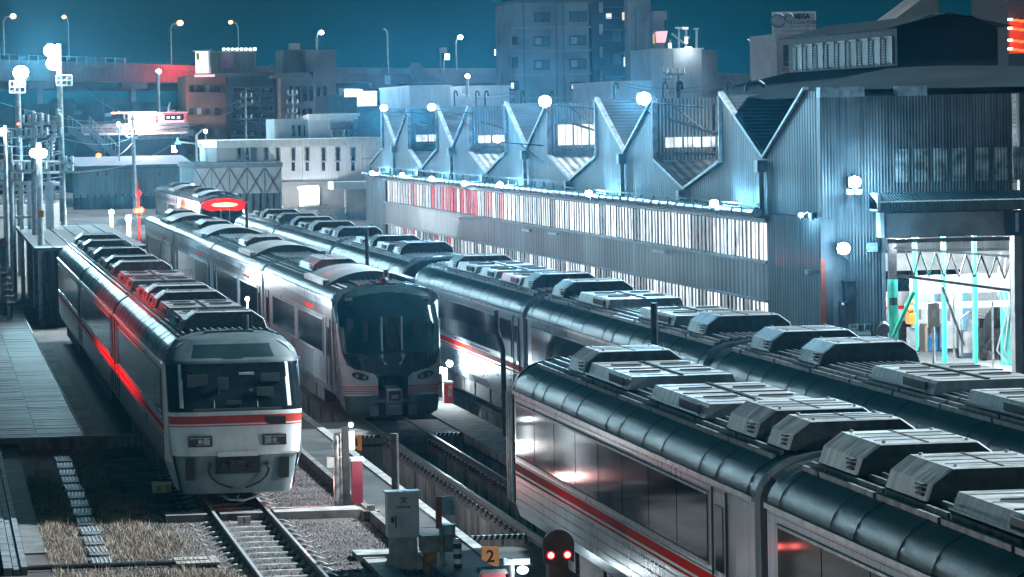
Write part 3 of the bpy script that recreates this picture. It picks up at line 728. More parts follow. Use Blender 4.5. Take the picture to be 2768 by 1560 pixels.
track('railway track on concrete pit walls under the dark rounded cab train', XB, 26, 178, clips=(68., 90., .62))
track('railway track under the train beside the shed', XD, 26, 178)
track('distant railway track under the red-lamp train', XE, 190, 280)
PITW = mat('pit_wall', (.32, .30, .28), .85, 0., .3, 1.2, .5, 14., streak=.5)
def pit_wall(label, X, y0, y1, gap=None, grp='concrete walls carrying the pit rails'):
    o = thing('pit_wall', label, 'retaining wall', (X, y0, 0), grp)
    y = 0.; L = y1 - y0; b = MB(); b.box(-.13, .13, 0, L, -.30, -.155); part('rail_beam', b, mat('beam_dirty', (.16, .13, .12), .8, 0., .3, 5.), o)
    src = None
    while y < L - .1:
        w = min(3.3, L - y)
        b = MB(); b.box(-.09, .09, y + .02, y + w - .32, PZ - .05, -.30); part('wall_panel', b, PITW, o)
        b = MB(); b.tube((0, y + w - .15, PZ - .05), (0, y + w - .15, -.30), .13, 12); part('pillar', b, CONC, o)
        y += 3.3
pit_wall('near left concrete wall under the rail in front of the rounded cab', XB - .60, 67.9, 90.2)
pit_wall('near right concrete wall under the rail in front of the rounded cab', XB + .60, 67.9, 90.2)
pit_wall('long concrete wall under the left wheels of the rounded cab train', XB - .60, 95.4, 134.)
pit_wall('long concrete wall under the wheels of the train beside the shed', XD - .60, 94.2, 134.)

# loose stones and dry grass
def scatter(name, n, region, z, size, m, label, cat, kind='stuff'):
    b = MB(); vs = []; fs = []
    for _ in range(n):
        x, y = region(); r = size * random.uniform(.5, 1.3); k = len(vs); a = random.random() * 6.28
        for i in range(4): vs.append((x + r * math.cos(a + i * 1.57) * random.uniform(.6, 1.2), y + r * math.sin(a + i * 1.57) * random.uniform(.6, 1.2), z + r * random.uniform(-.1, .25)))
        vs.append((x, y, z + r * random.uniform(.5, .9)))
        fs += [(k, k + 1, k + 4), (k + 1, k + 2, k + 4), (k + 2, k + 3, k + 4), (k + 3, k, k + 4)]
    b.mesh(vs, fs); return tag(b.build(name, m), label, cat, kind=kind)
STONE = mat('stone', (.17, .14, .135), .8, 0., .5, 1.3, col2=(.022, .018, .018))
def reg1():
    while True:
        x = random.uniform(4.0, 8.68); y = random.uniform(62, 90)
        if 7.3 < x < 8.6 and 73 < y < 74.3: continue
        return x, y
scatter('gravel', 26000, reg1, -.188, .033, STONE, 'loose grey ballast stones around the sleepers of the left track', 'gravel')
scatter('gravel', 9000, lambda: (random.uniform(3.0, 4.6), random.uniform(62, 92)), -.2, .035, mat('stone_brown', (.16, .14, .13), .85, 0., .4, 25.), 'loose dark stones left of the front train beside the dry grass', 'gravel')
def grass(n, patches, label):
    vs = []; fs = []
    for _ in range(n):
        px, py, rx, ry, dens = random.choices(patches, [p[4] for p in patches])[0]
        while True:
            u, v = random.gauss(0, .55), random.gauss(0, .55); x = px + u * rx; y = py + v * ry
            if math.sin(x * 9 + y * 2.1) + math.sin(x * 4.3 - y * 3.7) + math.sin(y * 1.3) > random.uniform(-2.2, .6) and x > 2.02: break
        h = random.choice((.04, .07, .10, .15)) * random.uniform(.6, 1.2); a = random.random() * 6.28; w = .008
        lx, ly = random.uniform(-.09, .09), random.uniform(-.09, .09); k = len(vs)
        vs += [(x - w * math.cos(a), y - w * math.sin(a), -.2), (x + w * math.cos(a), y + w * math.sin(a), -.2), (x + lx, y + ly, -.2 + h)]
        fs.append((k, k + 1, k + 2))
    b = MB(); b.mesh(vs, fs); b.smooth = False
    tag(b.build('dry_grass', mat('dry_grass', (.42, .32, .25), .8, 0., .3, 9., col2=(.10, .08, .065))), label, 'grass', kind='stuff')
grass(42000, [(2.35, 79., .33, 4.5, 3), (2.3, 71., .36, 3.5, 3), (3.7, 76, .55, 3.5, 1.6), (3.9, 70.2, .75, 2.6, 4), (2.2, 64.5, 1.1, 1.6, 2), (4.5, 64.3, 1.1, 1.6, 3), (3.55, 82., .3, 2.5, .8)],
      'dry straw-coloured grass tufts on the ground left of the left track')

# ---------------------------------------------------------------- furniture of the yard
b = MB(); DW = mat('deck_boards', (.036, .036, .038), .55, 0., .45, 1.2, .6, 10., (.35, 9, 1), streak=0, spec=.14)
o = thing('boardwalk', 'long dark board platform left of the front train', 'platform', (1.7, 92, 0))
y = 0
b.box(-2.5, 2.02, 0, 62, .02, .08); part('frame', b, DARK, o)
b = MB()
while y < 62:
    for (xa, xb) in ((-2.45, -.55), (-.53, .82), (.84, 1.98)): b.box(xa, xb, y + .01, y + .24, .081, .12 + random.uniform(-.004, .012))
    y += .26
part('boards', b, DW, o)
b = MB(); b.box(1.99, 2.03, 0, 62, .06, .15); part('edge_strip', b, CONCL, o)
b = MB(); b.box(-2.6, 3.6, -.32, -.02, -.02, .13); part('front_beam', b, mat('wood_grey', (.16, .18, .18), .7, 0., .3, 2., .2, 10., (.3, 6, 6)), o)
b = MB()
for k in range(20): b.box(-2.4, 2.0, k * 3.2, k * 3.2 + .15, -.2, .02)
part('bearer', b, DARK, o)
tag(slab('pit_cover', 2.05, 5.2, 91.6, 92.2, .1, CONC), kind='structure')
# cable troughs
o = thing('cable_trough', 'run of narrow grey lidded cable troughs along the left edge', 'cable trough', (1.32, 66, 0))
for k, (xa, xb, z) in enumerate(((-.18, -.02, .05), (0., .12, .02), (.14, .25, .06))):
    b = MB(); y = 0
    while y < 25: b.box(xa, xb, y + .01, y + .98, -.2, -.2 + .1 + z); y += 1.0
    part('lid', b, mat('trough_grey', (.13, .15, .16), .7, 0., .25, 3., .3, 20.), o)
o = tag(slab('path', 1.6, 2.0, 69.2, 92, -.165, mat('path_grey', (.11, .11, .11), .8, 0., .25, 3., .3, 20.)), kind='structure')
# line of tactile slabs
src = None
for k in range(13):
    if src is None:
        o = thing('paving_slab', 'ribbed blue-grey paving slab in the line through the dry grass', 'paving slab', (2.98, 67.4, -.2), 'ribbed slabs leading through the dry grass'); src = o
        b = MB(); b.box(-.19, .19, -.75, .55, 0, .045); part('plate', b, mat('slab_blue', (.12, .14, .16), .6, .1, .25, 5., .2, 30.), o)
        b = MB()
        for i in range(5): b.box(-.165 + i * .08, -.15 + i * .08, -.42, .5, .045, .062)
        part('rib', b, mat('rib_white', (.42, .43, .44), .5), o)
    else:
        o = copy_tree(src); o.location = (2.98 + .004 * k, 67.4 + 1.78 * k, -.2); o.rotation_euler.z = random.uniform(-.05, .05)
b = MB(); b.tube((1.1, 66.5, -.12), (4.9, 66.45, -.12), .05, 8); b.tube((4.9, 66.45, -.12), (5.3, 66.4, -.3), .05, 8)
tag(b.build('pipe', DARK), 'thin dark pipe lying across the dry grass', 'pipe')
b = MB()
for k in range(9): b.box(4.3 + k * .09, 4.38 + k * .09, 66.0 + k * .0, 67.0, -.13, -.085)
tag(b.build('timber_mat', mat('timber', (.33, .29, .25), .8, 0., .3, 4., .3, 20., (6, .5, 1))), 'weathered timber mat lying beside the sleeper ends', 'board')
# yellow crate-like box
o = thing('equipment_box', 'small cream yellow box with handles on the stones left of the front cab', 'box', (4.87, 79.4, -.12))
b = MB(); b.box(-.20, .20, -.13, .13, 0, .18); part('box_body', b, mat('cream_yellow', (.62, .55, .25), .5), o)
b = MB(); b.box(-.215, .215, -.145, .145, .18, .23); part('lid', b, WHITE, o)
b = MB(); b.box(-.12, -.02, -.15, -.13, .03, .15); b.box(.10, .16, -.15, -.13, .03, .17); part('latch', b, mat('ochre', (.35, .25, .05), .5), o)
# stop marker with 1
o = thing('track_marker', 'small white marker plate reading 1 between the rails', 'sign', (6.12, 72.7, -.16))
b = MB(); b.box(-.13, .13, -.02, .02, 0, .17); part('plate', b, mat('marker_cream', (.66, .58, .52), .5), o)
text('1', .15, BLACK, 'numeral', o, facing_cam(0, -.026, .085), bold=.004)
# apron slab in front of the train
b = MB(); b.box(4.6, 5.45, 73.7, 74.3, -.2, -.03); b.box(5.72, 6.6, 73.7, 74.3, -.2, -.035); struct('crossing_slab', b, CONC)
b = MB(); b.box(6.83, 8.6, 73.55, 74.45, -.2, -.02); b.box(8.62, 9.0, 73.35, 74.3, -.2, -.03); struct('crossing_slab', b, CONCL)
b = MB(); b.box(7.65, 8.5, 66.1, 66.9, -.2, -.06); b.box(7.75, 8.15, 60., 66.0, -.2, -.1); struct('cable_slab', b, CONCL)
o = thing('junction_box', 'small rusty brown junction box at the walkway kerb', 'box', (8.74, 72.9, -.2))
b = MB(); b.box(-.17, .17, -.15, .15, 0, .22); part('box_body', b, mat('rust_brown', (.22, .15, .10), .7, 0., .3, 8.), o)
b = MB(); b.box(-.08, .08, -.06, .06, .22, .33); part('fitting', b, GALV, o)
# pipe cluster post with lamp, lever boxes and the 3 sign
o = thing('utility_post', 'dark steel post with lagged pipes and a small lamp beside the red cabinet', 'post', (8.37, 74.45, -.1))
b = MB(); b.box(-.02, .12, -.07, .07, 0, 1.72); part('post', b, DARK, o)
b = MB(); b.tube((-.14, 0, .1), (-.14, 0, 1.55), .075, 12); b.tube((-.14, 0, 1.05), (-.14, 0, 1.12), .10, 12); b.tube((-.14, 0, 1.3), (-.14, 0, 1.36), .10, 12); b.path([(-.14, 0, .1), (-.22, -.05, .04), (-.30, -.05, .06)], .05, 8)
b.tube((-.06, -.05, .05), (-.06, -.05, 1.6), .03, 8); part('lagged_pipe', b, mat('lagging', (.36, .36, .36), .4, .5, .4, 5.), o)
b = MB(); b.box(-.34, -.20, -.08, .06, .88, 1.10); part('valve_box', b, WHITE, o)
b = MB(); b.box(-.18, -.02, -.06, .06, 1.5, 1.6); part('valve', b, mat('rust_brown', (.22, .15, .10)), o)
b = MB(); b.box(.13, .24, -.05, .05, 1.25, 1.62); part('lamp_tube', b, glow('tube_lamp', (.85, .95, 1.), 2.5), o)
b = MB(); b.ball((.17, -.02, 1.76), .05, 10); part('lamp', b, LAMPS, o)
light('POINT', (.7, -1.2, 1.3), 40, (1, .97, .95), .12, o); light('POINT', (-.75, .6, .45), 14, (1, .45, .42), .08, o)  # white fill offset from the lamp; pink one added with no lamp there
o = thing('fire_cabinet', 'dark red cabinet with white lid standing by the dark post', 'cabinet', (8.66, 74.5, -.1))
b = MB(); b.box(-.12, .10, -.12, .12, .12, 1.0); part('cabinet_body', b, mat('dark_red', (.25, .02, .05), .5), o)
b = MB(); b.box(-.15, .14, -.15, .15, 1.0, 1.07); part('lid', b, WHITE, o)
b = MB(); b.box(-.11, -.08, -.1, .1, 0, .12); b.box(.06, .09, -.1, .1, 0, .12); part('feet', b, DARK, o)
def numsign(label, n, X, Y, z, w=.30, h=.36):
    o = thing('number_sign', label, 'sign', (X, Y, z), 'orange number signs at the pit ends')
    b = MB(); b.prism([(-w / 2, h / 2), (w / 2, h / 2), (w / 2, -h / 2), (w * .28, -h / 2), (-w / 2, -h * .12)], -.02, .02)
    part('plate', b, mat('sign_orange', (.75, .27, .01), .4, emit=(.8, .28, .01), estr=.12), o)  # plate paint given a faint glow of its own; it is no lamp
    text(n, .30, BLACK, 'numeral', o, facing_cam(0, -.026, -.0), bold=.006)
    b = MB(); b.tube((w * .40, .03, h / 2), (w * .40, .03, -z - .1), .015, 6); part('post', b, DARK, o)
numsign('orange sign reading 3 just right of the dark utility post', '3', 9.56, 82.5, .55)
numsign('orange sign reading 2 at the walkway edge by the bottom lamp', '2', 9.40, 61.2, .42)
def hazard(label, x0, x1, y):
    o = thing('hazard_bar', label, 'barrier', (x0, y, 0), 'striped bars at the pit ends')
    b = MB(); b.box(0, x1 - x0, -.04, .04, -.04, .04); part('bar', b, BLACK, o)
    b = MB(); k = 0
    while k * .11 < x1 - x0 - .1: b.mesh([(k * .11, -.045, -.03), (k * .11 + .04, -.045, -.03), (k * .11 + .07, -.045, .042), (k * .11 + .03, -.045, .042), (k * .11 + .03, .03, .043), (k * .11 + .07, .03, .043)], [(0, 1, 2, 3), (3, 2, 5, 4)]); k += 1
    part('stripe', b, WHITE, o)
hazard('striped bar across the pit beside the orange 2', 10.0, 11.1, 67.6)
hazard('striped bar left of the rails in front of the rounded cab', 9.9, 11.1, 90.25)
hazard('short striped bar right of the rails in front of the rounded cab', 12.5, 13.2, 90.25)
# control cabinet
o = thing('control_cabinet', 'pale grey signal cabinet on a flared pedestal with small lettering', 'cabinet', (8.33, 64.7, -.2))
CB = mat('cabinet_grey', (.52, .55, .58), .45, 0., .15, 3., streak=.15)
b = MB(); b.box(-.29, .29, -.17, .17, .62, 1.42); part('cabinet_body', b, CB, o)
b = MB(); b.box(-.32, .32, -.2, .2, 1.42, 1.46); part('lid', b, GALV, o)
b = MB(); b.prism([(-.36, 0), (.42, 0), (.26, .28), (.24, .62), (-.24, .62), (-.24, .28)], -.15, .15); part('pedestal', b, mat('pedestal', (.36, .36, .36), .7, 0., .2, 5.), o)
b = MB(); b.box(-.23, -.17, -.20, -.17, .90, 1.0); b.tube((-.14, -.19, 1.02), (-.14, -.19, .80), .012, 6); part('handle', b, DARK, o)
text('ATS-P7.58', .062, BLACK, 'lettering', o, facing_cam(.0, -.174, 1.17), bold=.002)
text('文', .13, BLACK, 'symbol', o, facing_cam(.01, -.174, 1.29), bold=.002)
b = MB(); b.tube((8.37, 65.9, -.2), (8.37, 65.9, 2.2), .075, 10)
tag(b.build('steel_post', mat('post_grey', (.16, .15, .15), .5, .4, .2, 4.)), 'plain dark post rising behind the pale signal cabinet', 'post')
# green-brown equipment
o = thing('point_machine_box', 'rusty green box with a blue pot and conduit beside the signal cabinet', 'equipment box', (8.82, 64.0, -.2))
RG = mat('rusty_green', (.16, .24, .22), .6, .1, .4, 4., col2=(.12, .09, .05))
b = MB(); b.box(-.26, .34, -.25, .2, .42, .72); part('box_body', b, RG, o)
b = MB(); b.box(-.2, .02, -.15, .15, 0, .42); part('pedestal', b, mat('rust_orange', (.35, .16, .06), .8, 0., .3, 6.), o)
b = MB(); b.box(0., .10, -.3, -.2, .85, 1.42); part('red_panel', b, mat('rust_red', (.22, .05, .03), .6), o)
b = MB(); b.box(.11, .34, -.28, -.2, 1.08, 1.42); part('blue_panel', b, mat('pale_blue', (.20, .36, .42), .5, 0., .3, 6.), o)
b = MB(); b.tube((.24, -.1, .72), (.24, -.1, .88), .13, 12); b.tube((.24, -.1, .88), (.24, -.1, .90), .14, 12); part('pot', b, mat('pot_blue', (.35, .45, .50), .5), o)
b = MB(); b.path([(.08, -.3, .9), (.10, -.3, .25), (.20, -.3, .15), (.34, -.25, .05)], .04, 8); part('conduit', b, RG, o)
o = thing('striped_pole', 'short black and white striped pole beside the rusty green box', 'pole', (9.12, 63.2, -.2))
b = MB()
for k in range(8): b.m(k % 2); b.tube((0, 0, k * .09), (0, 0, k * .09 + .09), .075, 12)
part('striped_sleeve', b, [BLACK, WHITE], o)
# lamp with pink box bottom
o = thing('yard_lamp', 'bright floor lamp behind the pink box at the bottom edge', 'lamp', (9.55, 59.8, 0))
b = MB(); b.tube((0, 0, -.2), (0, 0, .55), .05, 8); b.box(-.15, .3, -.1, .1, .45, .55); part('stand', b, GALV, o)
b = MB(); b.ball((.18, -.05, .35), .10, 12, .7); b.ball((.2, -.1, .05), .09, 12, .6); part('bulb', b, glow('lamp_soft', (.85, .95, 1.), 6.), o)
light('POINT', (.2, -.5, .3), 12, (.8, .93, 1), .1, o)
o = thing('fire_cabinet', 'pink lit box with a pale lid at the bottom edge', 'cabinet', (9.2, 59.8, -.1))
b = MB(); b.box(-.18, .22, -.15, .15, -.1, .42); part('cabinet_body', b, mat('pink_box', (.62, .10, .14), .4, emit=(1, .2, .25), estr=.12), o)  # lamplight on the box put into its paint as faint emission
b = MB(); b.prism([(-.24, .42), (.26, .42), (.22, .50), (-.20, .50)], -.2, .2); part('lid', b, CONCL, o)
o = thing('yard_lamp', 'added low lamp on a stake below the bottom edge lighting the foreground car', 'lamp', (5.0, 42., -.2)); b = MB(); b.tube((0, 0, 0), (0, 0, .7), .04, 6); part('stand', b, GALV, o); b = MB(); b.ball((0, 0, .78), .07, 10); part('bulb', b, glow('lamp_soft', (.85, .95, 1.), 6.), o); light('POINT', (.15, 0, .95), 260, (1, .97, .95), .1, o)  # lamp added out of view to brighten the foreground car's red stripe
for lab, d, Y, pw in (('added slim lamp post lighting the first window of the middle train', (622, 752), 100., 150), ('added slim lamp post lighting the second car of the middle train', (458, 700), 125., 150)):  # posts added for the highlights along the middle train
    p_ = at(*d, Y); o = thing('yard_lamp', lab, 'lamp', (p_.x, Y, 0), 'added slim lamp posts beside the middle train'); b = MB(); b.tube((0, 0, 0), (0, 0, p_.z), .03, 6); part('post', b, GALV, o); b = MB(); b.ball((0, 0, p_.z), .06, 10); part('bulb', b, LAMPS, o); light('POINT', (.02, -.25, p_.z + .05), pw, (.8, .93, 1), .08, o)
# red signal with two lamps by foreground train
p_ = at(1405, 1385, 50.5)
o = thing('ground_signal', 'dark bronze ground signal with two glowing red lamps', 'signal', (p_.x, p_.y, 0))
BR = mat('bronze_dark', (.07, .035, .025), .4, .4, .3, 6.)
b = MB(); n = 14; pr = [(.23 * math.cos(math.pi * i / n), .08 + .22 * math.sin(math.pi * i / n)) for i in range(n + 1)] + [(-.21, -.17), (-.08, -.20), (.08, -.12), (.22, -.17)]
b.prism(pr, -.02, .06); part('backboard', b, BR, o).location.z = p_.z
b = MB(); b.box(-.14, .14, 0., .3, -.6, -.1); b.tube((0, .12, -.5), (0, .12, -p_.z - .2), .10, 10); part('housing', b, BR, o).location.z = p_.z
for sx in (-1, 1):
    b = MB(); b.tube((sx * .12, -.06, -.06), (sx * .12, -.02, -.06), .042, 14); part('lamp', b, glow('lamp_red_hot2', (1, .18, .15), 8.), o).location.z = p_.z
    b = MB(); b.tube((sx * .12, -.05, -.06), (sx * .12, .02, -.06), .062, 14); part('glowing_hood', b, glow('lamp_rim', (.8, .01, .01), .5), o).location.z = p_.z  # ring round each lamp glows itself, red light put into its material
# red extinguisher box and white lamps beyond it
p_ = atz(1128, 1014, .02)
o = thing('extinguisher_box', 'bright red fire extinguisher box with white characters beside the rounded cab', 'box', (p_.x, p_.y, 0.02))
b = MB(); b.box(-.12, .12, -.1, .1, 0, .56); part('box_body', b, mat('signal_red', (.75, .06, .02), .4, 0.), o)
b = MB(); b.box(-.14, .14, -.12, .12, .56, .62); part('lid', b, WHITE, o)
for k, ch in enumerate('消火器'): text(ch, .105, WHITE, 'lettering', o, facing_cam(.02, -.104, .44 - k * .105), bold=.002)
o = thing('yard_lamp', 'white lamp post with two bright heads above the red extinguisher box', 'lamp', (p_.x - .02, p_.y + .5, 0.02))
b = MB(); b.box(-.07, .07, -.07, .07, 0, .95); part('post', b, WHITE, o)
b = MB(); b.ball((-.12, -.05, .90), .09, 12); b.ball((.14, -.05, 1.08), .09, 12); part('bulb', b, LAMPW, o)
light('POINT', (.1, -.5, 1.1), 130, (.85, .95, 1), .1, o)
# slender dark posts between the tracks
for lab, (dx, yb, yt), X in (('farthest slim dark post, beside the red-lamp train', (620, 575, 512), 14.25), ('slim dark post behind the rounded roof of the middle train', (922, 672, 575), 14.2),
                          ('bent dark post between the foreground car and the train beside the shed', (1265, 945, 780), 14.1), ('thick dark post standing between the two right-hand trains', (1645, 900, 762), 14.25)):
    t = atx(dx, yt, X); b = MB(); r = .075 if dx > 1500 else .065
    if dx == 1265:
        b.path([(X, t.y, 0), (X - .02, t.y, 2.2), (X - .16, t.y, t.z - .5), (X - .16, t.y, t.z)], r, 8)
    else: b.tube((X, t.y, 0), (X, t.y, t.z), r, 10)
    tag(b.build('steel_post', DARK), lab, 'post')
# ---------------------------------------------------------------- the maintenance shed
def corr(name, col, axis='Y', pitch=.16, h=.03, **k): return mat(name, col, wave=(axis, pitch, h), **k)
CW = corr('corrugated_wall', (.125, .13, .14), 'Y', .30, .02, rough=.6, metal=.1, var=.35, vscale=.5, streak=.6)
CWX = corr('corrugated_front', (.17, .18, .19), 'X', .085, .014, rough=.5, metal=.2, var=.25, vscale=.8, streak=.45)
CR = corr('corrugated_roof', (.05, .065, .075), 'Y', .3, .03, rough=.8, metal=.0, spec=.1, var=.25, vscale=.8)
BAND = corr('band_sheet', (.27, .265, .26), 'Y', .55, .015, rough=.4, metal=.4, var=.3, vscale=.25, streak=.5)
FLASH = mat('flashing', (.40, .42, .44), .5, .1, .25, 4., streak=.2)
FRAME = mat('window_frame', (.20, .20, .20), .6, .2, .3, 5.)
def pane_mat(name, c, s, dark):
    m = mat(name, (.25, .25, .25), .6, 0., .1, 2.); n = m.node_tree; L = n.links; b = n.nodes['Principled BSDF']
    t = n.nodes.new('ShaderNodeTexCoord'); mp = n.nodes.new('ShaderNodeMapping'); mp.inputs['Scale'].default_value = (1, 4.5, .9); L.new(t.outputs['Object'], mp.inputs[0])
    z = n.nodes.new('ShaderNodeTexNoise'); z.inputs['Scale'].default_value = 1.6; z.inputs['Detail'].default_value = 6; z.inputs['Distortion'].default_value = .8; L.new(mp.outputs[0], z.inputs['Vector'])
    r = n.nodes.new('ShaderNodeValToRGB'); L.new(z.outputs[0], r.inputs[0])
    r.color_ramp.elements[0].position = .34; r.color_ramp.elements[0].color = (*[x * dark for x in c], 1); r.color_ramp.elements[1].position = .52; r.color_ramp.elements[1].color = (*c, 1)
    L.new(r.outputs[0], b.inputs['Emission Color']); b.inputs['Emission Strength'].default_value = s * .5
    return m
PW = [pane_mat('pane_white', (.86, .93, 1.), 1.0, .25), pane_mat('pane_bright', (.95, .98, 1.), 1.4, .4), pane_mat('pane_dirty', (.55, .60, .62), .6, .12)]
PR = pane_mat('pane_red_reflection', (1, .10, .08), 1.2, .3)  # red light reflected in some panes, put into their emission colour
PRW = pane_mat('pane_pink_reflection', (1, .42, .40), 1.2, .5)  # weaker red reflection, likewise in the pane's emission
SX = 23.1
shed = thing('maintenance_shed', 'large corrugated train shed with sawtooth roof and glowing window bands', 'shed', (0, 0, 0))
b = MB()
b.box(SX, SX + .3, 92.0, 98.2, -.2, 5.2)             # solid near bay of the side wall
b.box(SX + .02, SX + .3, 98.2, 192., -.2, 1.0)
b.box(SX + .01, SX + .3, 183.6, 192., 1.0, 5.05)
part('wall', b, CW, shed)
b = MB(); b.box(SX, SX + .3, 98.2, 183.6, 2.75, 3.80); part('wall_band', b, BAND, shed)
b = MB()
for z0, z1 in ((2.70, 2.76), (3.79, 3.86), (4.95, 5.12)): b.box(SX - .06, SX + .05, 98.2, 184, z0, z1)
part('sill', b, FLASH, shed)
b = MB(); b.box(SX + .12, SX + .2, 98.2, 183.6, 1.0, 2.74); b.box(SX + .12, SX + .2, 98.2, 183.6, 3.82, 4.98); part('window_backing', b, FRAME, shed)
k = 0; y = 98.35; random.seed(11)
while y < 183.0:
    w = .42 if k % 2 else .46
    for (z0, z1, nm) in ((3.88, 4.93, 'upper_window'), (1.05, 2.68, 'lower_window')):
        if nm == 'lower_window' and k % 2 and k % 4 == 1 and y > 110: pass
        b = MB(); dz = random.uniform(-.02, .0)
        b.box(SX + .05, SX + .115, y, y + w * 2 + .02, z0, z1 + dz)
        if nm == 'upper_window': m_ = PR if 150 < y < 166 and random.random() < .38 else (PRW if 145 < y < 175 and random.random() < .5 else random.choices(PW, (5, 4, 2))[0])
        else: m_ = PR if 160 < y < 176 and random.random() < .35 else random.choices(PW, (4, 2, 4))[0]
        pn = part(nm, b, m_, shed)
        f = MB(); f.box(SX + .03, SX + .12, y + w - .02, y + w + .03, z0, z1)
        if random.random() < .5: f.box(SX + .045, SX + .12, y + w + .1, y + w + random.uniform(.16, .26), z0, z1)
        part('glazing_bar', f, FRAME, pn)
    b = MB(); b.box(SX + .01, SX + .12, y + w * 2 + .03, y + w * 2 + .13, 1.0, 2.72); part('lower_mullion', b, FRAME, shed); b = MB()
    b.box(SX + .01, SX + .12, y + w * 2 + .03, y + w * 2 + .11, 3.84, 4.97); part('mullion', b, FRAME, shed)
    y += w * 2 + .14; k += 1
# gable wall with alternating high and low V-shaped valleys
GX = SX + .32
prof = [(92.0, 8.45), (94.65, 8.62), (99.65, 6.72), (105.2, 8.6)]
b0 = 105.2
for i in range(5):
    prof += [(b0, 6.58), (b0 + 5.4, 5.66), (b0 + 10.1, 6.55), (b0 + 10.1, 8.55)]
    if i < 4: prof += [(b0 + 15.2, 6.74), (b0 + 20.3, 8.62)]
    b0 += 20.3
b0 -= 20.3
prof = prof[:-2]; prof[-1] = (192., 5.66)
b = MB(); base = 5.06
for (ya, za), (yb, zb) in zip(prof, prof[1:]):
    if yb - ya < .05: continue
    b.mesh([(GX, ya, base), (GX, yb, base), (GX, yb, zb), (GX, ya, za)], [(3, 2, 1, 0)])
    b.mesh([(GX + .2, ya, base), (GX + .2, yb, base), (GX + .2, yb, zb), (GX + .2, ya, za)], [(0, 1, 2, 3)])
part('gable_wall', b, CW, shed)
b = MB(); 
for (ya, za), (yb, zb) in zip(prof[1:], prof[2:]):
    d_ = Vector((0, yb - ya, zb - za)); n_ = Vector((0, -d_.z, d_.y)).normalized() * .09
    v = []
    for x in (GX - .10, GX + .06):
        v += [(x, ya, za), (x, yb, zb), (x, yb + n_.y, zb + n_.z), (x, ya + n_.y, za + n_.z)]
    b.mesh(v, [(0, 1, 2, 3), (7, 6, 5, 4), (0, 4, 5, 1), (1, 5, 6, 2), (2, 6, 7, 3), (3, 7, 4, 0)])
part('verge_flashing', b, FLASH, shed)
# roof sheets running back from the gables
b = MB(); XR = 58.
VR = corr('valley_sheet_lit', (.42, .44, .45), 'X', .34, .05, rough=.6, metal=.1, var=.3, vscale=1.5, streak=.3)  # paler copy of the roof sheet, lamplight on these slopes put into colour
for (ya, za), (yb, zb) in zip(prof[1:], prof[2:]):
    if yb - ya < .05: continue
    if zb - za > .5 and za < 5.8 and yb < 160:
        v_ = MB(); v_.mesh([(GX - .02, ya, za - .01), (GX - .02, yb, zb - .01), (XR, yb, zb - .01), (XR, ya, za - .01)], [(0, 3, 2, 1)]); vr = part('valley_roof', v_, VR, shed)
        light('POINT', (26.5, yb - 1.6, 7.6), 42, (.85, .95, 1.), .3, shed)  # added bare light brightening the valley slope, no fixture there
        continue
    b.mesh([(GX - .02, ya, za - .01), (GX - .02, yb, zb - .01), (XR, yb, zb - .01), (XR, ya, za - .01)], [(0, 3, 2, 1)])
part('roof', b, CR, shed)
LW = corr('lantern_wall', (.20, .25, .27), 'X', .12, .02, rough=.5, metal=.2, var=.2, vscale=1.)
for i in range(4):
    yw = 115.3 + 20.3 * i
    b = MB(); b.mesh([(GX, yw, 6.5), (XR, yw, 6.5), (XR, yw, 8.56), (GX, yw, 8.56)], [(0, 1, 2, 3)])
    b.mesh([(GX, yw + 10.2, 6.5), (XR, yw + 10.2, 6.5), (XR, yw + 10.2, 8.56), (GX, yw + 10.2, 8.56)], [(3, 2, 1, 0)])
    part('lantern_wall', b, LW, shed)
    for kx in range(9):
        x0 = GX + .35 + kx * .62
        b = MB(); z0, z1 = (6.95, 7.72) if i == 1 else (6.95, 7.28)
        b.box(x0, x0 + .54, yw - .05, yw - .01, z0, z1); pn = part('lantern_window', b, PW[1] if i == 1 else PW[0], shed)
        f = MB(); f.box(x0 + .26, x0 + .29, yw - .06, yw - .04, z0, z1)
        if kx % 2: f.box(x0 + .1, x0 + .13, yw - .06, yw - .04, z0, z1)
        part('glazing_bar', f, FRAME, pn)
    b = MB(); b.box(GX, GX + 6.5, yw - .09, yw - .03, 6.72, 6.80); b.tube((GX + .5, yw - .08, 7.9), (GX + 3.6, yw - .08, 6.9), .05, 5); b.box(GX + 2.0, GX + 2.08, yw - .09, yw - .04, 6.8, 8.3)
    part('lantern_brace', b, FRAME, shed)
# rain hoppers and downpipes under every valley
for yv, zv in [(99.65, 6.7)] + [(105.2 + 5.4 + 20.3 * i, 5.66) for i in range(4)] + [(120.4 + 20.3 * i, 6.74) for i in range(4)]:
    b = MB(); b.box(GX - .28, GX - .02, yv - .22, yv + .22, zv - .36, zv - .02); h_ = part('rain_hopper', b, FLASH, shed)
    b = MB(); b.box(GX - .20, GX - .06, yv - .09, yv + .09, max(5.15, 3.0), zv - .36) if zv > 6 else b.box(GX - .20, GX - .06, yv - .09, yv + .09, 5.12, zv - .3)
    part('downpipe', b, FLASH, h_)
b = MB(); b.box(SX - .1, SX + .32, 98.0, 192., 5.02, 5.12); part('ledge', b, DARK, shed)
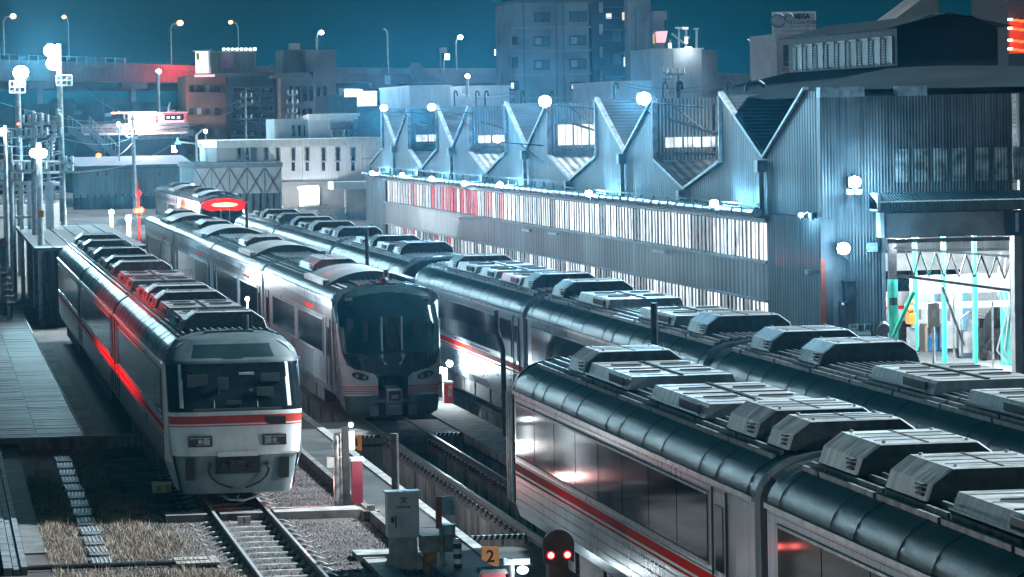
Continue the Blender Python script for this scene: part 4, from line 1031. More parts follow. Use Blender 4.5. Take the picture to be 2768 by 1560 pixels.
# handrail
b = MB(); y = 99.
while y < 191: 
    b.box(SX - .09, SX - .05, y, y + .05, 5.1, 5.62 if y > 130 else 5.45); y += 2.1
b.box(SX - .09, SX - .06, 130, 191, 5.58, 5.62); b.box(SX - .09, SX - .06, 99, 130, 5.42, 5.45); b.box(SX - .09, SX - .06, 99, 191, 5.32, 5.345)
part('handrail', b, DARK, shed)
pipe = thing('lagged_pipe', 'long silver lagged pipe along the shed side above the upper windows', 'pipe', (SX - .2, 98.6, 5.22))
b = MB(); b.tube((0, 0, 0), (0, 93, 0), .10, 12); part('pipe_run', b, mat('pipe_silver', (.62, .66, .68), .3, .7, .2, 3.), pipe)
b = MB(); b.tube((0, -.12, 0), (0, 0.02, 0), .15, 14); b.m(1); b.tube((0, -.14, 0), (0, -.12, 0), .12, 14); b.m(0)
b.box(-.012, .012, -.15, -.14, -.01, .09); part('end_cap', b, [FLASH, WHITE], pipe)
y = 1.5
while y < 92: b = MB(); b.tube((0, y, 0), (0, y + .05, 0), .125, 12); part('pipe_band', b, GALV, pipe); y += 1.3
# corner pillar, camera, front wall
b = MB(); b.box(SX - .05, SX + .08, 91.86, 92.02, -.1, 4.15); part('corner_pillar', b, mat('rust_red2', (.42, .07, .03), .6, 0., .25, 3., streak=.3), shed)
b = MB(); FY = 92.0
DX0, DX1, DZ = 24.78, 28.35, 4.66
b.box(SX + .02, DX0, FY + .01, FY + .25, -.2, 8.42); b.box(DX0, DX1, FY + .01, FY + .25, DZ, 8.42); b.box(DX1 + .2, 45., FY + .01, FY + .25, -.2, 8.42)
part('front_wall', b, CWX, shed)
for x0_, x1_ in ((DX0 - .04, DX0 + .05), (DX1, DX1 + .2)): b = MB(); b.box(x0_, x1_, FY - .05, FY + .3, -.1, DZ + .02); part('door_jamb', b, mat('jamb_grey', (.28, .30, .31), .5, .2), shed)
b = MB(); b.box(24.62, 45., FY - .42, FY + .0, 4.70, 5.32); part('door_fascia', b, mat('fascia_beige', (.42, .40, .39), .7, 0., .15, 2.), shed)
b = MB(); b.box(24.45, 45., FY - .75, FY + .0, 5.36, 5.44); b.prism([(FY - .8, 5.44), (FY, 5.44), (FY, 5.85), (FY - .8, 5.62)], 24.42, 45., 'x'); part('canopy', b, corr('canopy_sheet', (.12, .17, .19), 'X', .08, .015, rough=.6), shed)
b = MB(); b.box(24.42, 24.5, FY - .83, FY + 0, 5.40, 5.86); b.box(24.60, 24.70, FY - .45, FY, 4.69, 5.34); part('canopy_end', b, WHITE, shed)
for kx in range(7):
    b = MB(); x0 = 25.15 + kx * .52 + (.1 if kx > 3 else 0); b.box(x0, x0 + .36, FY - .02, FY + .02, 6.12, 7.0); part('translucent_panel', b, corr('translucent_sheet', (.36, .38, .37), 'X', .085, .014, rough=.6, var=.35, vscale=3.), shed)
for x0_, x1_ in ((SX, 24.3), (25.2, 26.0)): b = MB(); b.box(x0_, x1_, FY - .12, FY + .3, 8.40, 8.66); part('eaves_plate', b, FLASH, shed)
b = MB(); b.mesh([(SX, FY - .1, 8.42), (45, FY - .1, 8.42), (45, 100, 9.0), (29.4, 107., 9.40), (29.4, 121.5, 9.40), (26.6, 121.5, 8.80), (SX + .2, 99., 8.40)], [(0, 1, 2, 3, 4, 5, 6)]); part('hall_roof', b, mat('hall_roof_dark', (.010, .018, .022), .9, 0., .2, .5, spec=.05), shed)
# roof lantern
b = MB(); LX = 29.4
b.box(LX, LX + .15, 107.2, 121.3, 9.3, 10.55); part('monitor_wall', b, mat('monitor_grey', (.10, .11, .12), .7, 0., .2, 2.), shed)
b = MB(); b.mesh([(LX, 107.18, 9.2), (LX + 3.2, 107.18, 9.2), (LX + 3.2, 107.18, 10.5), (LX + 2.4, 107.18, 10.9), (LX + 1.1, 107.18, 10.95), (LX, 107.18, 10.6)], [(0, 1, 2, 3, 4, 5)]); part('monitor_gable', b, mat('hall_roof_dark'), shed)
b = MB(); b.mesh([(LX - .5, 106.7, 10.52), (LX - .5, 121.8, 10.52), (LX + 1.5, 121.8, 11.0), (LX + 1.5, 106.7, 11.0), (LX + 3.6, 121.8, 10.55), (LX + 3.6, 106.7, 10.55)], [(0, 1, 2, 3), (3, 2, 4, 5)]); part('monitor_roof', b, mat('hall_roof_dark'), shed)
for k in range(9):
    y = 107.6 + k * 1.45
    b = MB(); b.box(LX - .03, LX, y, y + .85, 9.5, 10.25); w_ = part('monitor_window', b, mat('monitor_glass', (.10, .13, .15), .5, 0., .3, 1.5), shed)
    b = MB(); 
    for yy in (y - .04, y + .85): b.box(LX - .06, LX, yy, yy + .05, 9.45, 10.3)
    b.box(LX - .06, LX, y, y + .9, 10.27, 10.32); part('frame', b, FLASH, w_)
    b = MB()
    for j in range(9): b.box(LX - .05, LX, y + 1.0, y + 1.28, 9.5 + j * .085, 9.54 + j * .085)
    part('louvre', b, FLASH, shed)
# number sign over the door
s_ = at(2553, 562, FY - .5)
o = thing('door_number_sign', 'dark blue sign with a pale 1 at the right edge above the lit door', 'sign', (s_.x, FY - .52, s_.z))
b = MB(); b.box(-.28, .6, 0, .04, -.33, .33); part('plate', b, mat('navy', (.03, .09, .17), .5), o)
text('1', .72, mat('pale_letter', (.55, .66, .75), .5), 'numeral', o, facing_cam(.05, -.006, -.0), bold=.01)
# wall notices
s_ = at(2163, 838, FY - .06)
o = thing('safety_notice', 'white ear protection notice on the corrugated front wall', 'sign', (s_.x, FY - .06, s_.z))
b = MB(); b.box(-.30, .30, 0, .02, -.30, .24); part('plate', b, mat('notice_white', (.62, .65, .66), .5), o)
text('着用', .19, BLACK, 'lettering', o, facing_cam(.13, -.004, .13), bold=.003); text('耳栓', .10, BLACK, 'lettering', o, facing_cam(-.17, -.004, .175)); text('イヤーマフ', .07, BLACK, 'lettering', o, facing_cam(-.15, -.004, .08))
text('着用区分', .08, BLACK, 'lettering', o, facing_cam(.13, -.004, -.08)); b = MB(); b.box(-.27, -.08, -.006, 0, -.22, 0.0); b.m(1); b.tube((-.175, -.012, -.1), (-.175, -.006, -.1), .05, 12); part('pictogram', b, [mat('picto_blue', (.05, .15, .28), .5), WHITE], o)
s_ = at(2135, 735, FY - .1)
o = thing('fuse_box', 'dark hooded fuse box on the ribbed wall above the notice', 'fuse box', (s_.x, FY - .1, s_.z))
b = MB(); b.box(-.14, .14, -.1, .08, -.27, .27); b.box(-.17, .17, -.14, .08, .27, .31); part('box_body', b, DARK, o)
b = MB(); b.box(-.26, -.12, -.06, .06, -.42, -.22); b.m(1); b.ball((-.19, -.08, -.32), .045, 8); part('meter', b, [FRAME, WHITE], o)
s_ = at(2195, 622, FY - .1)
o = thing('junction_box', 'pale square junction box left of the shed door', 'box', (s_.x, FY - .08, s_.z))
b = MB(); b.box(-.13, .13, -.06, .06, -.12, .12); b.m(1); b.box(-.07, .07, -.065, -.06, -.02, .0); part('box_body', b, [mat('jb_grey', (.30, .38, .42), .5), WHITE], o)
s_ = at(2222, 828, FY - .5)
o = thing('loudspeaker', 'grey horn loudspeaker at the foot of the door jamb', 'loudspeaker', (s_.x, FY - .5, s_.z))
b = MB(); b.tube((.1, .2, .12), (0, -.05, 0), .08, 14, .17); b.tube((0, -.05, 0), (-.01, -.08, -.01), .17, 16, .16); b.tube((.1, .2, .12), (.12, .5, .12), .07, 10); part('horn', b, mat('horn_grey', (.28, .27, .27), .5), o)

# lamps on the shed
def bulb_thing(nm, label, p, r, power, col=(.22, .66, 1.), grp='floodlights on the shed', spot=None, off=(-.35, -.35, 0), m=LAMPW, bracket=True, cone=150, aim=None):
    o = thing(nm, label, 'lamp', tuple(p), grp)
    b = MB(); b.box(-r * .9, r * .9, -.04, .12, -r * .8, r * .8)
    if bracket: b.tube((0, .05, -r), (r * 1.2, .12, -r * 2.2), .03, 6)
    part('housing', b, DARK, o)
    b = MB(); b.ball((0, -.10, 0), r, 14, .9); part('bulb', b, m, o)
    if power and nm == 'wall_lamp': light('SPOT', (0, -.4, 0), power * 14, (.3, .72, 1.), .08, o, (-p[0] - 3, -p[1], H - p[2]), 30, blend=1.)
    if power:
        if aim: light('SPOT', off, power, col, max(.12, r), o, aim, cone, blend=.5)
        else: light('POINT', off, power, col, max(.12, r), o)
    return o
fl = [((965, 272), 186, 'farthest left floodlight above the far end of the shed', .17), ((1085, 270), 166, 'floodlight on the second sawtooth peak from the far end', .16), ((1370, 255), 134, 'largest floodlight, in front of the brick apartment block', .22),
      ((1618, 248), 117, 'large floodlight beside the white box building', .21), ((1250, 350), 149, 'floodlight hanging in the blue valley below the others', .15)]
for (d, Y, lab, r) in fl:
    p = atx(*d, 21.6); o = bulb_thing('floodlight', lab, p, r, FLOOD_P, off=(-.5, -.5, -.1), aim=(-1, -1, -.45), cone=150); light('SPOT', (-.1, -.5, 0), FLOOD_P * 6.5, (.3, .72, 1.), .1, o, (-p.x - 12, -p.y, H - p.z), 34, blend=1.)
    b = MB(); b.tube((0, .1, -.1), (1.9, .1, -.3), .025, 6); b.tube((.9, .1, -.2), (1.9, .1, -1.0), .02, 6); part('arm', b, DARK, o)
p = at(2148, 458, FY - .35); o = bulb_thing('wall_lamp', 'upper bright wall lamp left of the canopy', p, .17, WALL_P, grp='lamps on the shed front', off=(0, -.45, 0))
b = MB(); b.box(-.2, -.02, -.05, .1, -.32, -.2); b.box(.04, .2, -.05, .1, -.32, -.2); part('ballast', b, WHITE, o)
bulb_thing('wall_lamp', 'lower bright wall lamp above the ribbed wall', at(2120, 625, FY - .35), .17, WALL_P * .8, grp='lamps on the shed front', off=(0, -.45, 0))
p = atx(2013, 541, SX - .25); o = bulb_thing('wall_lamp', 'small lamp on a hooked arm by the shed corner', p, .06, 22, grp='lamps on the shed front', off=(-.2, 0, -.1))
b = MB(); b.path([(.05, 0, 0), (.1, -.6, .1), (.12, -.9, -.1)], .03, 6); b.box(.05, .2, -1.0, -.7, -.06, .08); part('bracket', b, DARK, o)
p = atx(2035, 685, SX - .2); o = thing('security_camera', 'white camera-like lamp hood low on the shed corner', 'camera', tuple(p)); b = MB(); b.box(-.07, .07, -.2, .25, -.06, .06); b.box(0, .2, -.3, -.2, .0, .06); part('camera_body', b, WHITE, o)
for d, lab, pw in (((1795, 512), 'nearest small lamp on the pipe ledge', 120), ((1480, 487), 'second small lamp on the pipe ledge', 120), ((1257, 465), 'third small lamp on the pipe ledge', 100), ((1167, 462), 'fourth small lamp on the pipe ledge', 80), ((1085, 450), 'fifth small lamp on the pipe ledge', 80),
                   ((1011, 441), 'sixth small lamp on the pipe ledge', 80), ((936, 436), 'lamp at the far corner of the pipe ledge', 120)):
    bulb_thing('ledge_lamp', lab, atx(*d, SX - .32), .13, pw * 1.0, grp='small lamps along the shed ledge', off=(-.1, -.3, .05), bracket=True, m=LAMPS)
for d, lab in (((1325, 580), 'first tube lamp bracket on the dark wall band'), ((1392, 588), 'second tube lamp bracket on the dark wall band'), ((1660, 633), 'nearest tube lamp bracket on the dark wall band'), ((1150, 550), 'farthest tube lamp bracket on the dark wall band')):
    p = atx(*d, SX - .25); o = thing('tube_lamp', lab, 'lamp', tuple(p), 'unlit tube lamps on the wall band'); b = MB(); b.box(-.06, .06, -.9, .9, -.03, .03); b.box(.0, .28, .2, .25, .0, .04); part('tube', b, WHITE, o)
# hooks of vent pipes on the roof
for i, dx in enumerate((1143, 1197, 1220, 1310, 1385, 1545, 1668, 1706, 1828, 1878)):
    tall = 235 if dx < 1400 else 215
    Y = 100 + (2000 - dx) * .1; p = at(dx, tall, Y); 
    o = thing('vent_pipe', ['crook-topped vent pipe near the far white annex', 'crook-topped vent pipe left of its close twin', 'crook-topped vent pipe right of its close twin', 'slim vent pipe left of the apartment block', 'vent pipe beside the largest floodlight', 'pale vent pipe between the two large floodlights',
                      'vent pipe in front of the white box building', 'stout vent pipe at the right of the white box building', 'slim vent pipe left of the arched duct', 'wide arched duct against the far road'][i], 'vent pipe', (p.x, p.y, 0), 'crook-topped pipes on the shed roof')
    r = .04 if dx != 1706 else .09; b = MB(); w = .16 if dx != 1878 else .55
    b.path([(0, 0, 8.2), (0, 0, p.z), (w * .3, 0, p.z + .12), (w * .7, 0, p.z + .12), (w, 0, p.z), (w, 0, p.z - (.15 if dx != 1878 else .9))], r if dx != 1878 else .08, 6)
    part('pipe_run', b, DARK, o)

# ---------------------------------------------------------------- inside the open door
b = MB(); b.box(SX + .4, 45, 92.3, 135, -.2, .02); struct('shed_floor', b, mat('bright_floor', (.55, .58, .58), .35, 0., .15, .6, .1, 20.))
b = MB(); b.box(SX + .35, 45, 126, 126.2, 0, 8.); b.box(SX + .32, SX + .42, 92.3, 126, 0.0, 5.); tag(b.build('inner_wall', mat('inner_wall_pale', (.6, .63, .63), .6, 0., .2, 1., streak=.2)), kind='structure')
for i, (x, y) in enumerate(((26.2, 95.), (29.5, 96.5), (27.5, 104.), (31.5, 106.))):
    o = thing('bay_lamp', ['glowing bay lamp just inside the door on the left', 'glowing bay lamp just inside the door on the right', 'glowing bay lamp deeper inside on the left', 'glowing bay lamp deeper inside on the right'][i], 'lamp', (x, y, 4.9), 'bay lamps inside the shed')
    b = MB(); b.box(-.6, .6, -.15, .15, 0, .08); part('tube', b, LAMPS, o); b = MB(); b.box(-.65, .65, -.2, .2, .08, .2); part('housing', b, WHITE, o)
    light('POINT', (0, 0, -.3), 1000, (.88, .96, 1), .4, o)
TEAL = mat('teal_paint', (.10, .62, .55), .4, 0., .15, 2.)
TGREEN = mat('green_paint', (.02, .42, .26), .4, 0., .1, 2.)
def inside(nm, lab, cat, dx, dy, Y): 
    p = at(dx, dy, Y); return thing(nm, lab, cat, (p.x, Y, p.z)), p
o, p = inside('steel_column', 'teal column at the left of the lit doorway', 'column', 2247, 850, 95.)
b = MB(); b.box(-.13, .13, -.08, .08, -p.z, 1.6); b.m(1); b.box(-.11, .11, -.07, .07, 1.6, 5.0); b.box(-.1, .1, -.1, -.08, .9, 1.1); part('shaft', b, [TEAL, DARK], o); b = MB(); b.box(-.03, .03, -.10, -.08, -p.z, 1.6); part('flange', b, TGREEN, o)
p0_ = at(2245, 850, 94.5); p1_ = at(2298, 735, 94.5); b = MB(); b.tube(p0_, p1_, .06, 8); tag(b.build('brace_pole', TGREEN), 'green diagonal pole leaning beside the teal column', 'pole')
for k, (dx, lab) in enumerate(((2375, 'slim teal column behind the white cabinets'), (2453, 'teal column behind the hoses'), (2303, 'teal column behind the orange machine'))):
    o, p = inside('steel_column', lab, 'column', dx, 800, 99. + k); b = MB(); b.box(-.055, .055, -.08, .08, -p.z, 4.6); part('shaft', b, TEAL, o); b = MB(); b.box(-.03, .03, -.1, -.08, -p.z, 4.6); part('flange', b, TGREEN, o)
p = at(2548, 640, 93.); o = thing('steel_column', 'dark steel column at the right of the truss', 'column', (p.x, 93., 0)); b = MB(); b.box(-.07, .07, -.07, .07, 2.3, 5.); part('shaft', b, DARK, o)
# truss
a_ = at(2232, 602, 93.2); c_ = at(2550, 597, 93.2); o = thing('roof_truss', 'dark steel truss spanning the doorway with zigzag bracing', 'truss', (a_.x, 93.2, 0)); L = c_.x - a_.x
b = MB(); b.box(0, L, -.05, .05, a_.z - .11, a_.z - .0); part('top_chord', b, DARK, o)
lz = at(2550, 732, 93.2).z; lz0 = at(2300, 700, 93.2).z
b = MB(); b.tube((0.2, 0, a_.z - .25), (L, 0, a_.z - .55), .035, 6); part('upper_rail', b, WHITE, o)
b = MB(); b.tube((.2, 0, lz0 + .1), (L, 0, lz), .04, 6); part('bottom_chord', b, FRAME, o)
for j in range(7):
    x0 = .5 + j * .42; t0 = a_.z - .28 - x0 * .09; b0_ = lz0 + .08 - x0 * .05; b = MB(); x1_ = x0 + (.21 if j % 2 else -.0); b.tube((x0, 0, t0), (x0 + .22, 0, b0_), .026, 6); b.tube((x0 + .22, 0, b0_), (x0 + .42, 0, t0), .02, 6)
    part('web_member', b, [DARK, TEAL, FRAME, GALV, DARK, DARK, FRAME][j], o)
# parked white car inside
o = thing('parked_rail_car', 'white rail car with red marks standing inside the lit shed', 'train car', (30.5, 118, 0)); W2 = mat('car_white', (.75, .77, .77), .4)
b = MB(); b.box(-5.2, 6, 0, 2.8, .9, 3.2); part('body', b, W2, o); b = MB(); b.box(-5.2, 6, .2, 2.6, .3, .88); part('underframe', b, DARK, o); b = MB(); b.box(-4.2, -1.0, -.02, 0, 1.9, 2.6); b.box(-.6, 4, -.02, 0, 1.9, 2.6); part('window', b, GLASS, o); b = MB(); b.box(-5.2, 6, -.02, 0, 1.3, 1.42); part('stripe', b, RED, o)
o = thing('parked_rail_car', 'pale nose of a rail car with curved red marks behind the truss', 'train car', (28.1, 108, 0))
b = MB(); b.prism([(-.9, .5), (.9, .5), (1.1, 2.2), (.7, 3.7), (-.7, 3.7), (-1.1, 2.2)], 0, 3); part('body', b, W2, o); b = MB(); b.box(-.7, .7, -.03, 0, 3.15, 3.3); b.box(.1, .75, -.03, 0, 1.3, 1.5); part('stripe', b, RED, o); b = MB(); b.box(-.8, -.2, -.03, 0, 2.0, 3.0); part('window', b, mat('car_pink', (.75, .5, .48), .4), o)
# long white gantry
a_ = at(2290, 770, 103.); o = thing('work_platform', 'long white work platform behind the cabinets', 'platform', (a_.x, 103., a_.z)); b = MB(); b.box(0, 5, 0, .6, -.1, .05); part('deck', b, W2, o); b = MB(); b.box(0, 5, .0, .04, .35, .9); part('panel', b, W2, o); b = MB()
for j in range(9): b.box(.1 + j * .6, .15 + j * .6, 0, .05, -a_.z, .35)
part('leg', b, GALV, o)
# cabinets, bench, bottles
CBL = mat('cabinet_blue', (.15, .50, .80), .4)
for dx, w, dz, lab in ((2325, .44, 2.05, 'left white tool cabinet with blue edges inside the shed'), (2398, .46, 2.0, 'right white tool cabinet with blue edges inside the shed')):
    p = atz(dx, 880 if dx < 2350 else 884, .02); o = thing('tool_cabinet', lab, 'cabinet', (p.x, p.y, .02), 'white and blue cabinets')
    b = MB(); b.box(-w / 2, w / 2, -.2, .2, .08, 1.35); part('cabinet_body', b, W2, o); b = MB(); b.box(-w / 2 - .03, -w / 2 + .03, -.23, -.19, .05, 1.36); b.box(w / 2 - .08, w / 2 + .02, -.23, -.19, .05, 1.3); part('blue_edge', b, CBL, o); b = MB(); b.box(-w / 2 + .02, -w / 2 + .1, -.24, -.2, .65, 1.0); part('door_panel', b, FLASH, o)
    b = MB()
    for sx in (-1, 1): b.ball((sx * w * .4, 0, .04), .05, 8)
    part('castor', b, BLACK, o)
p = atz(2362, 882, .02); o = thing('workbench', 'small wooden bench holding blue bottles between the cabinets', 'bench', (p.x, p.y - .2, .02)); WD = mat('bench_wood', (.45, .36, .28), .6)
b = MB(); b.box(-.38, .42, -.2, .2, .52, .57); part('top', b, WD, o)
for sx in (-.36, .38): b = MB(); b.box(sx - .03, sx + .03, -.2, .2, 0, .52); part('leg', b, WD, o)
for k in range(5):
    q_ = thing('water_bottle', ['blue bottle at the left end under the bench', 'second blue bottle under the bench', 'third blue bottle under the bench', 'fourth blue bottle under the bench', 'dark blue bottle at the right end under the bench'][k], 'bottle', (p.x - .25 + k * .13, p.y - .25, .04), 'blue bottles under the bench')
    b = MB(); b.tube((0, 0, 0), (0, 0, .26), .055, 10); b.tube((0, 0, .26), (0, 0, .33), .025, 8); part('bottle_body', b, mat('bottle_blue', (.04, .25, .55), .25) if k < 4 else mat('bottle_navy', (.03, .08, .2), .25), q_)
p = at(2347, 790, 94.2); o = thing('switch_box', 'beige wall box hanging between the cabinets', 'box', tuple(p)); b = MB(); b.box(-.16, .16, -.06, .06, -.35, .3); b.m(1); b.box(-.05, .05, -.07, -.06, -.1, .12); part('box_body', b, [mat('beige', (.6, .55, .5), .5), WHITE], o); b = MB(); b.tube((0, .02, -.35), (0, .02, -p.z), .03, 6); part('post', b, GALV, o)
p0_ = at(2370, 720, 93.8); p1_ = at(2425, 870, 93.8); b = MB(); b.tube(p0_, p1_, .04, 8); tag(b.build('hose_boom', GALV), 'grey slanting pole in front of the right white cabinet', 'pole')
p = atz(2445, 900, .02); o = thing('welding_cart', 'pale wheeled machine with coiled cables left of the black hose reel', 'machine', (p.x, p.y, .02))
b = MB(); b.box(-.25, .25, -.25, .25, .12, .55); b.tube((0, -.1, .55), (0, -.1, .78), .13, 12); b.ball((0.02, -.2, .66), .08, 10); part('machine_body', b, FLASH, o); b = MB(); b.path([(-.3, -.2, .05), (-.3, -.2, .8), (-.1, -.2, .95), (.25, -.2, .85), (.32, -.2, .2), (.45, -.2, .05)], .03, 6); part('hose', b, GALV, o)
for sx in (-.27, .27): b = MB(); b.tube((sx - .03, 0, .1), (sx + .03, 0, .1), .1, 12); part('wheel', b, BLACK, o)
p = atz(2490, 905, .02); o = thing('hose_reel', 'black wheeled hose reel with looping cables', 'hose reel', (p.x, p.y, .02))
b = MB(); b.box(-.28, .28, -.2, .2, .2, .62); part('drum', b, DARK, o); b = MB()
for k in range(9): r = .2 + k * .025; b.path([(math.cos(t) * r * .8 + .1, -.22 - k * .01, .6 + math.sin(t) * r * 1.2) for t in [i * math.pi / 8 for i in range(-6, 10)]], .016, 5)
part('hose', b, BLACK, o)
for sx in (-.2, .2): b = MB(); b.tube((sx - .04, -.2, .14), (sx + .04, -.2, .14), .14, 14); part('wheel', b, BLACK, o)
p = atz(2540, 918, .02); o = thing('gas_rack', 'teal rack with hanging hoses by the right jamb', 'rack', (p.x, p.y, .02)); b = MB(); b.box(-.15, .12, -.1, .1, 0, 1.5); part('rack_body', b, TEAL, o); b = MB()
for k in range(5): b.path([(-.2 + k * .1, -.15, 2.2 - k * .1), (-.3 + k * .12, -.15, 1.5), (-.1 + k * .05, -.15, 1.0), (-.3 + k * .14, -.15, .3), (-.1 + k * .1, -.2, .05)], .018, 5)
part('hose', b, GALV, o); b = MB(); b.box(.16, .26, -.1, .1, .1, 2.3); part('pipe_stack', b, WHITE, o)
p = at(2290, 720, 96.5); o = thing('orange_machine', 'orange and yellow machine standing behind the teal column', 'machine', (p.x, 96.5, 0)); b = MB(); b.box(-.10, .09, -.2, .2, 2.1, 2.4); b.ball((0, 0, 2.5), .11, 10); b.ball((.03, 0, 2.7), .08, 10); part('machine_body', b, mat('machine_orange', (.5, .16, .01), .5), o); b = MB(); b.box(-.1, .1, -.1, .1, .0, 2.0); part('base', b, GALV, o)
b = MB(); b.box(24.6, 25.9, 108, 108.4, .4, .9); tag(b.build('rail_trolley', RED), 'low red trolley on the floor behind the green pole', 'trolley')

bench_ = [o for o in bpy.data.objects if o.name.startswith('workbench')][0].location.copy()
for o in list(bpy.data.objects):
    n = o.name.split('.')[0]
    if n in ('tool_cabinet', 'workbench', 'welding_cart', 'hose_reel', 'gas_rack'): o.scale = (1.6, 1.6, 1.6)
    if n == 'water_bottle': o.location = bench_ + (o.location - bench_) * 1.6; o.scale = (1.6, 1.6, 1.6)
# ---------------------------------------------------------------- far buildings
BRK = mat('brick_grey', (.46, .43, .43), .8, 0., .2, .3, .2, 6.)
BRN = mat('brown_tile', (.20, .095, .042), .8, 0., .2, .4, .2, 6.)
GRY = mat('facade_grey', (.22, .21, .23), .8, 0., .2, .3)
TAN = mat('facade_tan', (.34, .29, .27), .8, 0., .15, .3)
PALE = mat('facade_pale', (.70, .75, .79), .7, 0., .1, .4, streak=.12)
DGL = mat('dark_pane', (.02, .035, .045), .15, 0., .3, .8, spec=.8)
BGL = mat('blue_pane', (.16, .24, .27), .2, 0., .2, .8)
WCONC = mat('road_concrete', (.40, .34, .36), .8, 0., .2, .15, streak=.2)
LITW = glow('lit_window', (.85, .92, .9), .8); LITC = glow('lit_window_cream', (1., .75, .5), .7)
def bbox(b, dx0, dy0, dx1, dy1, Y, depth, ground=False, y_off=0.):
    p0 = at(dx0, dy0, Y); p1 = at(dx1, dy1, Y); b.box(p0.x, p1.x, Y + y_off, Y + y_off + depth, -.2 if ground else p1.z, p0.z)
def win(par, dx0, dy0, dx1, dy1, Y, m, nm='window', fr=DARK, off=.12, split=False):
    w = MB(); bbox(w, dx0, dy0, dx1, dy1, Y, .1, y_off=-off); o = part(nm, w, m, par)
    if fr:
        p0 = at(dx0, dy0, Y); p1 = at(dx1, dy1, Y); f = MB(); e_ = .10; y = Y - off - .05
        f.box(p0.x - e_, p1.x + e_, y, y + .12, p0.z, p0.z + e_); f.box(p0.x - e_, p1.x + e_, y, y + .12, p1.z - e_, p1.z)
        f.box(p0.x - e_, p0.x, y, y + .12, p1.z, p0.z); f.box(p1.x, p1.x + e_, y, y + .12, p1.z, p0.z)
        if split: xm = (p0.x + p1.x) / 2; f.box(xm - .05, xm + .05, y, y + .12, p1.z, p0.z)
        part('frame', f, fr, o)
    return o
# apartment block
o = thing('apartment_block', 'tall grey brick apartment block with rows of paired windows', 'building', (0, 430, 0))
for c in [o]: c.location = (0, 0, 0)
b = MB(); bbox(b, 1290, 5, 1487, 400, 430, 14, True); bbox(b, 1283, 14, 1290, 400, 432, 10, True); bbox(b, 1585, -25, 1643, 400, 430, 14, True); part('wall', b, BRK, o)
b = MB(); bbox(b, 1487, -10, 1585, 400, 434, 10, True); part('recess_wall', b, mat('recess_dark', (.06, .07, .085), .8, 0., .2, .3), o)
b = MB(); bbox(b, 1286, 1, 1489, 5, 429.8, 14.4); part('parapet', b, GRY, o)
for y in (68, 127, 186, 245): b = MB(); bbox(b, 1290, y, 1487, y + 1.6, 429.9, .1); bbox(b, 1585, y, 1643, y + 1.6, 429.9, .1); part('floor_band', b, mat('band_pale', (.52, .5, .5), .8), o)
for x in (1318, 1400, 1418): b = MB(); bbox(b, x, 6, x + 1.5, 260, 429.9, .1); part('downpipe', b, mat('band_dark', (.2, .2, .2), .8), o)
for (x0, y0, x1, y1, k) in ((1345, 34, 1381, 53, 0), (1434, 31, 1474, 52, 0), (1345, 94, 1381, 114, 1), (1434, 92, 1472, 112, 1), (1345, 153, 1381, 173, 1), (1435, 150, 1472, 171, 1), (1436, 209, 1470, 226, 2), (1284, 206, 1303, 225, 2), (1290, 147, 1301, 168, 0), (1290, 95, 1300, 110, 0)):
    w_ = win(o, x0, y0, x1, y1, 430, BGL, split=True)
    if k: b = MB(); bbox(b, x0 + 1, y0 + 2, (x0 + x1) / 2 - 1, y1 - 2, 430, .05, y_off=-.16); part('pane', b, LITW if k == 2 else mat('blind_pale', (.5, .6, .62), .5), w_)
for (x0, y0, x1, y1, m_) in ((1524, 34, 1538, 47, LITW), (1564, 31, 1577, 51, LITC), (1540, 78, 1562, 105, BGL), (1568, 86, 1577, 108, BGL), (1540, 136, 1562, 163, BGL), (1568, 144, 1578, 168, LITW), (1540, 195, 1562, 222, BGL)): win(o, x0, y0, x1, y1, 434, m_)
for k, y in enumerate((20, 75, 132, 190)): b = MB(); bbox(b, 1506, y - 14, 1515, y + 12, 434, .6, y_off=-.5); part('balcony_panel', b, BRK, o)
for k, y in enumerate((18, 75, 133, 192)): b = MB(); bbox(b, 1516, y, 1583, y + 1.5, 434, 1.0, y_off=-.9); bbox(b, 1516, y + 58 - 14 - 18 , 1560, y + 27, 434, .1, y_off=-.9); part('balcony', b, GRY, o)
b = MB(); bbox(b, 1597, 17, 1600, 240, 430, .2, y_off=-.3); part('drainpipe', b, DARK, o)
# white box building and the things on its roof
o = thing('office_building', 'plain pale box building right of the apartment block', 'building'); b = MB(); bbox(b, 1637, 124, 1769, 400, 400, 12, True); part('wall', b, PALE, o)
b = MB(); p0_ = at(1769, 124, 400); p1_ = at(1783, 126, 412); b.box(p0_.x, p0_.x + 1.8, 401, 412, 0, p0_.z - .1); part('side_wall', b, GRY, o)
b = MB(); bbox(b, 1636, 122.5, 1770, 124.5, 399.8, 12.4); bbox(b, 1693, 126, 1694, 240, 399.9, .1); part('roof_edge', b, WHITE, o)
b = MB(); bbox(b, 1725, 119, 1740, 125, 398.5, .5); part('roof_lamp', b, LAMPS, o)
o = thing('rooftop_hut', 'small grey stair hut between the apartment block and the box building', 'building'); b = MB(); bbox(b, 1643, 50, 1672, 130, 420, 5, True); bbox(b, 1643, 28, 1678, 50, 422, 4); part('wall', b, BRK, o)
o = thing('rooftop_sign', 'small lit pink sign on the roof by the apartment block', 'sign'); b = MB(); p = at(1650, 80, 415); q1 = at(1676, 107, 415); b.prism([(p.x, p.z), (q1.x + .2, p.z + .1), (q1.x - .1, q1.z), (p.x + .1, q1.z)], 415, 415.3); part('panel', b, glow('pink_sign', (1., .40, .42), .95), o)
b = MB(); bbox(b, 1643, 85, 1647, 110, 415, .3); part('side_panel', b, glow('orange_sign', (1., .5, .25), .5), o); b = MB(); bbox(b, 1677, 50, 1678, 120, 415, .2); part('pole', b, DARK, o)
o = thing('rooftop_antenna', 'cluster of lit antennas and stays on the box building roof', 'antenna'); b = MB()
P = lambda x, y: at(x, y, 402)
